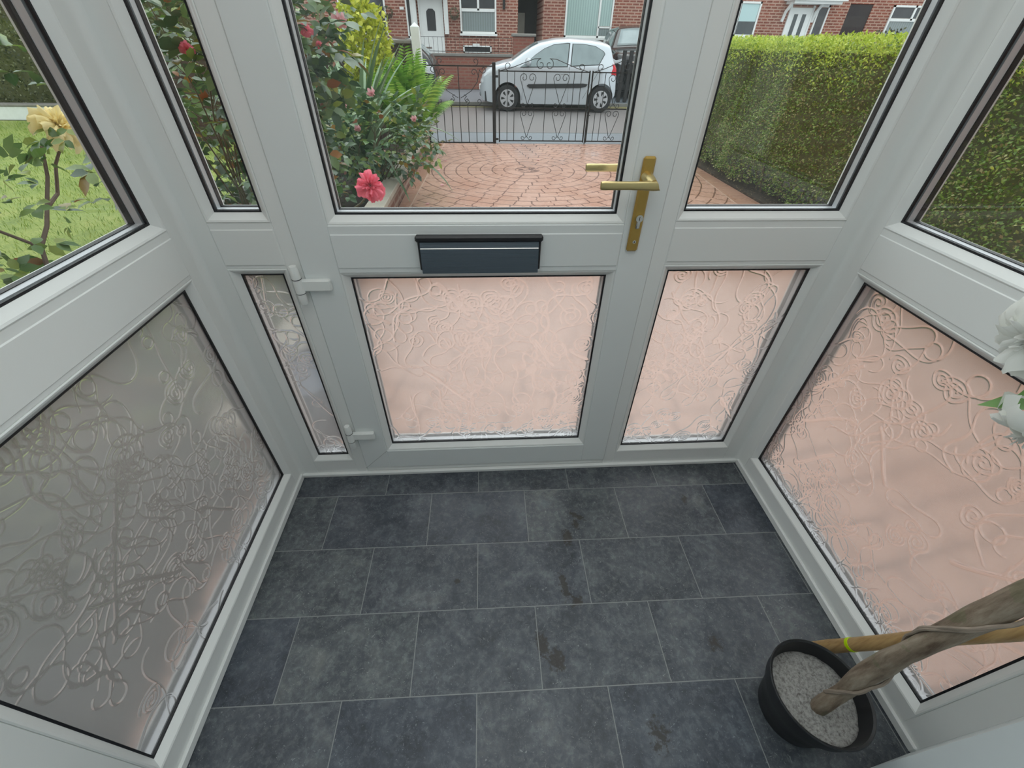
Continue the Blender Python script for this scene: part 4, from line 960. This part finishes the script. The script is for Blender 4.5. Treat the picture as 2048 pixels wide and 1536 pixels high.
    for xc, zc in wheels:
        for s in (-1, 1):
            y = s * (W - .085); wh = MB().lathe([(wr * .62, -.085), (wr * .93, -.085), (wr, -.055), (wr, .055), (wr * .93, .085), (wr * .62, .085)], (xc, y, zc), 32, 'Y').build('wheel', M['tyre'], None, True); put(wh)
            hc = MB(); yf = y + s * .078; hc.lathe([(wr * .66, 0), (wr * .66, s * .012), (wr * .58, s * .014), (wr * .56, -s * .004), (.0 + wr * .55, -s * .004)] if s > 0 else [(wr * .55, .004), (wr * .56, .004), (wr * .58, -.014), (wr * .66, -.012), (wr * .66, 0)], (xc, yf, zc), 32, 'Y', False)
            hc.lathe([(.002, s * .016), (wr * .16, s * .016), (wr * .19, s * .006)], (xc, yf, zc), 16, 'Y', False)
            for k in range(7):
                a = 2 * PI * k / 7; ca, sa = math.cos(a), math.sin(a); q = []
                for rr, ww in ((wr * .15, .025), (wr * .40, .030), (wr * .60, .048)):
                    q += [(xc + ca * rr - sa * ww, yf + s * .014, zc + sa * rr + ca * ww), (xc + ca * rr + sa * ww, yf + s * .014, zc + sa * rr - ca * ww)]
                q += [(x_, y_ - s * .014, z_) for x_, y_, z_ in q]
                hc.add(q, [(0, 1, 3, 2), (2, 3, 5, 4), (6, 8, 9, 7), (8, 10, 11, 9), (0, 2, 8, 6), (2, 4, 10, 8), (1, 7, 9, 3), (3, 9, 11, 5)])
            h = hc.build('hubcap', M['hubcap'], wh, True)
            MB().lathe([(.001, 0), (wr * .6, 0)], (xc, y + s * .060, zc), 24, 'Y', False).build('brake_void', M['car_trim'], wh)
    put(MB().box((.12, -W + .12, .2), (Lc - .12, W - .12, .42)).build('underbody', M['car_trim']))
    if moulding: side_patch('side_moulding', moulding, M['car_trim'], .022)
    # mirrors
    xm, zm = windows[0][0][0] + .17, windows[0][0][1] + .05
    for s in (-1, 1):
        w_ = hw(xm, zm); mb = MB(); V_ = []
        mb.lathe([(.02, -.08), (.06, -.06), (.085, 0), (.07, .05), (.02, .07)], (xm, s * (w_ + .12), zm + .05), 14, 'Y'); put(mb.build('wing_mirror', paint_, None, True)); put(MB().box((xm - .03, s * (w_ - .03), zm - .02), (xm + .03, s * (w_ + .13), zm + .02)).build('mirror_arm', M['car_trim']))
    if extra: extra(root, side_patch, put, hw)
    root.rotation_euler = (0, tilt, rz)
    return root
aTop = [(0, .50), (.03, .64), (.075, .75), (.20, .86), (.37, .94), (.60, 1.0), (.80, 1.035), (1.1, 1.21), (1.30, 1.315), (1.49, 1.39), (1.85, 1.455), (2.24, 1.475), (2.74, 1.45), (3.0, 1.42), (3.16, 1.385), (3.24, 1.35), (3.33, 1.10), (3.43, .93), (3.47, .58)]
aBot = [(0, .34), (.08, .22), (.3, .19), (1.1, .17), (2.7, .17), (3.38, .24), (3.47, .36)]
def aex(root, side_patch, put, hw):
    side_patch('headlamp', [(.12, .72), (.30, .74), (.50, .88), (.46, .92), (.30, .87), (.14, .79)], M['head_lens'], .006)
    side_patch('tail_lamp', [(3.30, .80), (3.44, .78), (3.445, .90), (3.36, 1.06), (3.31, 1.02)], M['red_lens'], .012)
    side_patch('indicator', [(.01, .60), (.06, .57), (.10, .62), (.08, .68), (.03, .67)], M['head_lens'], .006)
    for x, z in ((2.02, .80), (2.98, .83)): side_patch('door_handle', [(x, z), (x + .13, z + .005), (x + .13, z + .035), (x, z + .03)], M['silver'], .02)
    for xl in ((1.06, .25, 1.10, .95), (2.235, .22, 2.23, .95)): side_patch('door_seam', [(xl[0], xl[1]), (xl[0] + .008, xl[1]), (xl[2] + .008, xl[3]), (xl[2], xl[3])], M['car_trim'], .002)
    side_patch('door_seam', [(2.62, .30), (2.63, .30), (2.99, .9), (2.98, .9)], M['car_trim'], .002)
    put(MB().box((-.015, -.42, .30), (.05, .42, .38), .01).build('lower_grille', M['car_trim'])); put(MB().box((-.03, -.26, .42), (.01, .26, .52), .004).build('number_plate', M['plate_white']))
car('silver_hatchback', (-.10, 12.58, G - .02), math.radians(-1.5), aTop, aBot, 3.47, ((.70, .285), (3.09, .285)), .285, .79, .93,
    [[(1.03, .93), (1.20, 1.03), (1.40, 1.17), (1.60, 1.28), (1.82, 1.355), (2.14, 1.385), (2.20, 1.38), (2.16, .955)], [(2.27, .965), (2.30, 1.375), (2.55, 1.375), (2.84, 1.34), (3.04, 1.25), (3.08, 1.20), (2.95, 1.0)]],
    (.82, 1.44), (3.245, 3.325), M['silver'], 'small silver five-door hatchback parked across the road', 0, [(1.18, .55), (1.26, .50), (2.55, .525), (2.68, .55), (2.72, .60), (2.60, .615), (1.22, .585)], aex)
bTop = [(0, .5), (.06, .75), (.3, .88), (.9, 1.0), (1.1, 1.04), (1.75, 1.4), (2.3, 1.47), (3.2, 1.40), (3.5, 1.30), (3.75, 1.08), (3.86, .9), (3.92, .5)]
bBot = [(0, .3), (.3, .2), (3.6, .2), (3.92, .36)]
def bex(root, side_patch, put, hw):
    side_patch('head_lamp', [(3.62, .78), (3.84, .76), (3.84, .90), (3.68, 1.0)], M['head_lens'], .01)
    put(MB().box((3.91, -.26, .55), (3.935, .26, .66), .004).build('number_plate', M['plate_white']))
car('dark_hatchback', (-5.08, 12.58, G - .02), 0, bTop, bBot, 3.92, ((.8, .3), (3.2, .3)), .3, .84, .95, [[(1.25, .97), (1.75, 1.3), (2.3, 1.39), (2.3, .98)], [(2.38, .98), (2.38, 1.39), (3.1, 1.33), (3.45, 1.15), (3.2, 1.0)]],
    (1.12, 1.7), (3.52, 3.74), M['car_black'], 'dark car parked across the road, mostly hidden behind the fern and white post', 0, None, bex)
cTop = [(0, .75), (.05, .98), (.25, 1.05), (1.0, 1.12), (1.15, 1.16), (1.75, 1.62), (2.2, 1.68), (3.6, 1.66), (4.1, 1.6), (4.3, 1.2), (4.4, .8)]
cBot = [(0, .4), (.2, .3), (4.2, .32), (4.4, .5)]
def cex(root, side_patch, put, hw):
    side_patch('headlamp', [(.03, .78), (.35, .80), (.45, .92), (.06, .93)], M['head_lens'], .01)
    put(MB().box((-.03, -.55, .62), (.02, .55, .80), .01).build('front_grille', M['car_trim'])); put(MB().box((-.045, -.5, .84), (.0, .5, .87), .004).build('chrome_strip', M['nickel']))
    put(MB().box((-.05, -.26, .46), (-.02, .26, .57), .004).build('number_plate', M['plate_white']))
car('black_suv', (4.55, 13.35, .02), math.radians(84), cTop, cBot, 4.4, ((.85, .36), (3.5, .36)), .36, .92, 1.1, [[(1.35, 1.13), (1.85, 1.52), (2.5, 1.58), (2.5, 1.13)], [(2.6, 1.13), (2.6, 1.58), (3.6, 1.56), (3.95, 1.2)]],
    (1.2, 1.70), (4.12, 4.28), M['car_black'], 'black four-wheel-drive car parked in the driveway behind the silver hatchback', 0, None, cex)['label']
for o in COL.objects:
    if o.name == 'black_suv': o.scale = (.98, .98, .98)

# ------------------------------------------------------------------ the far side of the street
fw = empty('front_garden_wall', (-2.5, 15.1, .0), 'low red brick garden wall with grey coping across the road', 'wall')
local(fw, MB().box((-9, 15.0, .02), (.90, 15.22, .885)).build('brickwork', M['brick_far'])); local(fw, MB().box((-9, 14.96, .886), (.90, 15.26, .955), .01).build('coping', M['coping_grey']))
pr = empty('gate_pier', (1.25, 15.1, .0), 'square brick pier with weathered cap at the end of the garden wall', 'pier')
local(pr, MB().box((.905, 14.95, .02), (1.52, 15.4, 1.37)).build('brickwork', M['brick_far'])); local(pr, MB().box((.86, 14.9, 1.371), (1.57, 15.45, 1.44), .015).build('cap', M['coping_grey']))
rl = empty('garden_railing', (-.7, 15.11, .955), 'thin black iron railing on top of the far garden wall', 'railing'); mb = MB()
for z in (1.0, 1.33): mb.box((-1.9, 15.10, z - .006), (.86, 15.115, z + .006))
local(rl, mb.build('rails', M['iron'])); mb = MB()
for k in range(22): local(rl, MB().box((-1.88 + k * .13, 15.103, .956), (-1.872 + k * .13, 15.111, 1.33)).build('bar', M['iron']))
for x, z1, lb in ((3.83, 1.12, 'left of two black iron posts beside the black four-wheel-drive'), (4.02, 1.12, 'right of two black iron posts beside the black four-wheel-drive')):
    tag(MB().box((x - .045, 13.12, -.04), (x + .045, 13.21, z1), .005).build('iron_post', M['iron']), lb, 'post')
FY = 18.0
def facade(name, x0, x1, label, z0=.1, z1=5.6):
    r = empty(name, ((x0 + x1) / 2, FY, z0), label, 'house'); local(r, MB().box((x0, FY, z0), (x1, FY + 5.5, z1)).build('wall', M['brick'])); 
    mb = MB(); mb.add([(x0 - .2, FY - .25, z1), (x1 + .2, FY - .25, z1), (x1 + .2, FY + 5.8, z1), (x0 - .2, FY + 5.8, z1), (x0 - .2, FY + 2.7, z1 + 2), (x1 + .2, FY + 2.7, z1 + 2)], [(0, 1, 5, 4), (2, 3, 4, 5), (0, 4, 3), (1, 2, 5), (0, 3, 2, 1)]); local(r, mb.build('roof', M['roof_grey'])); return r
def window(root, x0, x1, z0, z1, mull, panes, sill=True, bar=.055):
    """mull: list of (x or None, z or None) bars; panes: list of (x0,x1,z0,z1,mat)"""
    mb = MB(); b = bar; Y0, Y1 = FY - .05, FY + .01
    for a in ((x0, x1, z0, z0 + b), (x0, x1, z1 - b, z1), (x0, x0 + b, z0, z1), (x1 - b, x1, z0, z1)): mb.box((a[0], Y0, a[2]), (a[1], Y1, a[3]))
    for a in mull: mb.box((a[0], Y0, a[2]), (a[1], Y1, a[3]))
    if sill: mb.box((x0 - .03, FY - .10, z0 - .06), (x1 + .03, FY + .01, z0))
    f = local(root, mb.build('window', M['white_paint']))
    for a in panes:
        o = MB().box((a[0], FY - .02, a[2]), (a[1], FY + .005, a[3])).build('pane', M[a[4]], f)
        o.matrix_parent_inverse = f.matrix_world.inverted(); o.matrix_parent_inverse = Matrix.Identity(4)
    return f
def door(root, x0, x1, z0, z1, gl, mat='white_paint'):
    d = local(root, MB().box((x0, FY - .04, z0), (x1, FY + .02, z1), .004).box((x0 - .06, FY - .055, z0), (x0, FY + .01, z1 + .06)).box((x1, FY - .055, z0), (x1 + .06, FY + .01, z1 + .06)).build('front_door', M[mat]))
    for g in gl:
        mb = MB(); k = len(g); mb.add([(x, FY - .046, z) for x, z in g] + [(x, FY - .03, z) for x, z in g], [tuple(range(k)), tuple(range(k, 2 * k))[::-1]] + [(i, i + k, (i + 1) % k + k, (i + 1) % k) for i in range(k)]); mb.build('door_glass', M['pane_dark'], d)
    return d
h1 = facade('terraced_house', -11.0, 1.22, 'red brick house with a white front door behind the garden wall')
door(h1, -2.10, -1.40, .32, 2.32, [[(-1.90, 1.50), (-1.60, 1.50), (-1.60, 2.0), (-1.68, 2.07), (-1.82, 2.07), (-1.90, 2.0)]])
local(h1, MB().box((-2.36, FY - .2, 1.42), (-2.22, FY, 2.5)).box((-1.30, FY - .2, 1.42), (-1.16, FY, 2.5)).box((-2.45, FY - .65, 2.46), (-1.1, FY, 2.6)).build('porch_canopy', M['white_paint']))
local(h1, MB().box((-2.05, FY - .055, 1.02), (-1.8, FY - .041, 1.07)).build('letter_slot', M['nickel']))
window(h1, -2.58, -2.38, 1.30, 2.62, [], [(-2.53, -2.43, 1.36, 2.56, 'pane_dark')], True, .05)
window(h1, -.76, .48, 1.45, 2.75, [(-.70, .43, 2.02, 2.10), (-.17, -.10, 2.05, 2.75)], [(-.69, .42, 1.51, 2.03, 'pane_net'), (-.70, -.18, 2.11, 2.69, 'pane_dark'), (-.09, .42, 2.11, 2.69, 'pane_dark')])
window(h1, -4.8, -3.25, 1.3, 2.7, [(-4.06, -4.0, 1.3, 2.7)], [(-4.75, -4.07, 1.36, 2.64, 'pane_dark'), (-3.99, -3.31, 1.36, 2.64, 'pane_dark')])
local(h1, MB().box((-.70, FY - .07, .93), (.30, FY, .96)).box((-.70, FY - .07, 1.09), (.30, FY, 1.13)).box((-.70, FY - .07, .93), (-.65, FY, 1.12)).box((.25, FY - .07, .93), (.30, FY, 1.12)).box((-.36, FY - .09, 1.10), (-.12, FY, 1.18)).build('air_vent', M['white_paint'])); local(h1, MB().box((-.65, FY - .03, .96), (.25, FY - .001, 1.09)).build('vent_recess', M['car_trim']))
local(h1, MB().box((-2.78, FY - .03, 2.03), (-2.64, FY - .001, 2.10)).build('door_number', M['plate_white']))
local(h1, MB().box((.70, FY - .12, 2.1), (.78, FY, 2.4)).build('wall_lamp', M['iron']))
for i, (x, lb) in enumerate(((-.95, 'hanging basket of dry plants between the white door and the window'), (-3.15, 'hanging basket of dry plants left of the white door'))):
    hb = empty('hanging_basket', (x, FY - .24, 1.95), lb, 'hanging basket'); local(hb, MB().lathe([(.02, -.12), (.09, -.08), (.12, 0)], (x, FY - .24, 1.9), 14).build('basket', M['stem_brown'], None, True))
    n = 260; d = rnd_dirs(n); V, F = leaf_arrays(np.array([x, FY - .24, 1.95]) + d * .13, d, rnd_dirs(n), RNG.uniform(.03, .06, n), .4, .2, 0, True); local(hb, raw('foliage', V, F, M['leaf_dark']))
# passage between the houses
al = empty('side_passage_wall', (1.63, FY + 3, .1), 'dark covered passage between two houses with a grey block wall', 'wall')
local(al, MB().box((1.22, FY + 2.2, .1), (2.1, FY + 2.4, 5)).box((1.22, FY + .1, 2.9), (2.1, FY + 2.3, 5.6)).build('back_wall', M['shed_black'])); local(al, MB().box((1.23, FY + 2.0, .1), (1.62, FY + 2.19, 2.1)).build('block_wall', simple('grey_blocks', (.33, .34, .29), .8, var=.25, scale=3)))
h2 = facade('terraced_house', 2.10, 12.95, 'red brick house behind the parked cars, between the passage and the black side door')
window(h2, 2.86, 4.52, 1.40, 2.72, [(4.02, 4.08, 1.40, 2.72), (4.05, 4.48, 1.66, 1.71)], [(2.92, 4.01, 1.46, 2.66, 'pane_blind'), (4.09, 4.46, 1.72, 2.66, 'pane_blind'), (4.09, 4.46, 1.46, 1.65, 'pane_net')])
window(h2, 8.25, 9.72, 1.52, 2.45, [(8.95, 9.02, 1.52, 2.45), (9.0, 9.03, 1.5, 2.4)], [(8.31, 8.94, 1.57, 1.93, 'pane_dark'), (9.04, 9.66, 1.57, 1.93, 'pane_dark'), (8.31, 8.94, 1.93, 2.39, 'pane_mint'), (9.04, 9.66, 1.93, 2.39, 'pane_mint')])
door(h2, 10.85, 11.62, .32, 2.32, [[(11.0, 1.35), (11.14, 1.35), (11.14, 2.15), (11.0, 2.15)], [(11.30, 1.35), (11.44, 1.35), (11.44, 2.15), (11.30, 2.15)]])
local(h2, MB().box((10.5, FY - .6, 2.48), (12.4, FY, 2.58)).box((10.6, FY - .5, 2.40), (12.3, FY, 2.48)).build('porch_canopy', M['white_paint']))
mb = MB()
for x in (10.62, 11.72): mb.tube([(x, FY - .03, 1.95), (x, FY - .10, 2.2), (x, FY - .35, 2.42)], .05, 8)
local(h2, mb.build('canopy_bracket', M['white_paint'], None, True))
window(h2, 11.80, 12.22, 1.42, 2.40, [], [(11.87, 12.15, 1.49, 2.33, 'pane_dark')])
tag(MB().box((12.96, FY + .02, .2), (13.79, FY + .1, 2.44)).build('passage_door', M['shed_black']), 'tall black boarded door between two houses above the hedge', 'door')
tag(MB().box((12.96, FY + .0, 2.46), (13.79, FY + 5, 5.6)).build('passage_lintel_wall', M['brick']), 'brickwork above the black boarded passage door', 'wall')
h3 = facade('terraced_house', 13.80, 22, 'red brick house at the far right with a wide white window')
window(h3, 14.55, 16.2, 1.30, 2.45, [(14.6, 16.15, 2.02, 2.10), (15.35, 15.42, 2.05, 2.45)], [(14.61, 16.14, 1.36, 2.02, 'pane_net'), (14.61, 15.34, 2.11, 2.39, 'pane_dark'), (15.43, 16.14, 2.11, 2.39, 'pane_dark')])
RNG = np.random.default_rng(61)
blob_shrub('garden_shrub', (13.9, 16.8, 1.0), (.8, .5, .75), 1500, M['leaf_dark'], .09, 'dull green shrub below the wide window at the far right')

# ------------------------------------------------------------------ inside: artificial rose tree in a pot, cane
pt = empty('artificial_rose_tree', (.670, -.770, 0), 'artificial white rose tree in a black plastic pot on the tiled floor', 'artificial plant')
mb = MB(); cx, cy = .670, -.770
prof = [(.001, .0005), (.068, .0005), (.072, .006), (.080, .055), (.088, .095), (.097, .118), (.1005, .150), (.1025, .158), (.1005, .160), (.0965, .157), (.093, .128), (.086, .108), (.084, .10)]
mb.lathe(prof, (cx, cy, 0), 64, 'Z', False); local(pt, mb.build('pot', M['pot_black'], None, True))
# grit surface, lumpy
V = [(cx, cy, .1225)]; F = []; nr_, na = 14, 48; rg = random.Random(4)
for i in range(1, nr_ + 1):
    for k in range(na):
        a = 2 * PI * k / na; r = .0905 * i / nr_; V.append((cx + r * math.cos(a), cy + r * math.sin(a), .121 + rg.uniform(-.0012, .0014) + .003 * math.sin(3 * a) * i / nr_ - .002 * (i / nr_) ** 4))
F += [(0, 1 + k, 1 + (k + 1) % na) for k in range(na)] + [(1 + (i - 1) * na + k, 1 + i * na + k, 1 + i * na + (k + 1) % na, 1 + (i - 1) * na + (k + 1) % na) for i in range(1, nr_) for k in range(na)]
V2 = len(V); V += [(cx + .088 * math.cos(2 * PI * k / na), cy + .088 * math.sin(2 * PI * k / na), .105) for k in range(na)]; F += [(1 + (nr_ - 1) * na + k, V2 + k, V2 + (k + 1) % na, 1 + (nr_ - 1) * na + (k + 1) % na) for k in range(na)] + [tuple(V2 + k for k in range(na))[::-1]]
local(pt, raw('grit_filling', V, F, M['grit'], None, True))
TR = [((.668, -.792, .115), .0155), ((.668, -.790, .16), .0165), ((.674, -.787, .22), .0145), ((.669, -.784, .30), .0180), ((.672, -.783, .38), .0190), ((.668, -.785, .44), .0150), ((.676, -.786, .52), .0165), ((.683, -.788, .60), .0185), ((.690, -.792, .72), .017), ((.71, -.80, .86), .015), ((.74, -.80, 1.0), .012), ((.77, -.78, 1.12), .009)]
def smooth_path(P, R, m=6):
    out = []; rr = []
    for i in range(len(P) - 1):
        p0, p1, p2, p3 = [Vector(P[max(0, min(len(P) - 1, j))]) for j in (i - 1, i, i + 1, i + 2)]
        for k in range(m):
            t = k / m; out.append(.5 * ((2 * p1) + (p2 - p0) * t + (2 * p0 - 5 * p1 + 4 * p2 - p3) * t * t + (3 * p1 - 3 * p2 + p3 - p0) * t ** 3)); rr.append(R[i] * (1 - t) + R[i + 1] * t)
    return out + [Vector(P[-1])], rr + [R[-1]]
P_, R_ = smooth_path([p for p, _ in TR], [r for _, r in TR])
mb = MB(); mb.tube(P_, R_, 20); tk = mb.build('trunk', M['bark'], None, True); local(pt, tk)
for v in tk.data.vertices:
    a = math.sin(v.co.z * 60 + v.co.x * 200) * .0012 + math.sin(v.co.z * 23) * .001; v.co.x += a; v.co.y += a * .6
def wind(z0, z1, turns, ph, r=.003):
    pts = []; n = 70
    for i in range(n):
        t = i / (n - 1); z = z0 + (z1 - z0) * t; k = min(range(len(P_)), key=lambda j: abs(P_[j].z - z)); a = ph + turns * 2 * PI * t; rr = R_[k] + r * .5 + .003 * math.sin(t * 40) ** 2
        pts.append((P_[k].x + rr * math.cos(a), P_[k].y + rr * math.sin(a), z))
    return pts
mb = MB(); mb.tube(wind(.185, .95, 2.3, 2.4), .0030, 7); mb.tube(wind(.19, .95, 2.3, 2.62), .0024, 7)
local(pt, mb.build('vine', M['vine'], None, True))
# blooms: the crown hangs at the right edge of the photograph
for i, (c, fc, R) in enumerate((((.640, -.600, .965), (-.75, .1, -.35), .062), ((.668, -.655, 1.03), (-.5, -.3, .6), .055), ((.664, -.665, .862), (-.3, .1, -.75), .052), ((.80, -.72, 1.12), (-.3, -.3, .8), .055), ((.84, -.62, 1.0), (.2, .5, .3), .05), ((.80, -.84, 1.02), (0, -.6, .3), .05), ((.83, -.70, .9), (.3, .1, -.5), .05))):
    b = sub_bloom(pt, name='bloom', center=c, facing=fc, R=R, mat=M['white_petal'], rings=5, seed=60 + i, ruffle=.14)
    mb = MB(); f = Vector(fc).normalized(); e = Vector(c) - f * R * .2; mb.tube([e, e - f * .03, Vector((.755, -.78, 1.02)).lerp(e, .4), (.755, -.79, 1.0)], [.008, .003, .0025, .003], 7); local(pt, mb.build('twig', M['silk_green'], None, True))
P = np.array([(.69, -.63, 1.0), (.70, -.64, .93), (.685, -.64, .885), (.70, -.62, 1.0), (.70, -.66, .97), (.75, -.7, 1.05), (.72, -.65, .95), (.78, -.75, .95), (.8, -.8, 1.1), (.82, -.65, 1.05)])
D = np.array([(-.3, .1, .5), (-.7, .2, -.4), (-.6, .5, -.2), (.3, .4, .2), (-.2, .6, -.3), (.1, .2, .7), (.2, .5, -.5), (.4, 0, -.3), (.3, -.4, .5), (.5, .4, .2)]); V, F = leaf_arrays(P, D, np.tile([0.1, -.3, 1.], (10, 1)), np.full(10, .055), .5, .25, .2)
local(pt, raw('silk_leaves', V, F, M['silk_green'], None, True))
cn = empty('bamboo_cane', (.800, -.648, 0), 'straight bamboo cane with a lime green mark leaning up behind the black pot', 'cane')
A = Vector((.806, -.646, .010)); B = Vector((.826, -.784, .514)); E_ = A + (B - A) * 1.50
mb = MB(); mb.tube([A + (E_ - A) * (k / 12) for k in range(13)], [.0148 + (.0012 if k in (1, 5, 9) else 0) for k in range(13)], 18); local(cn, mb.build('cane', M['bamboo'], None, True))
q = A + (B - A) * .27; dq = (B - A).normalized(); mb = MB(); mb.tube([q - dq * .006, q + dq * .004], .0156, 18); local(cn, mb.build('tape_mark', M['hiviz'], None, True))
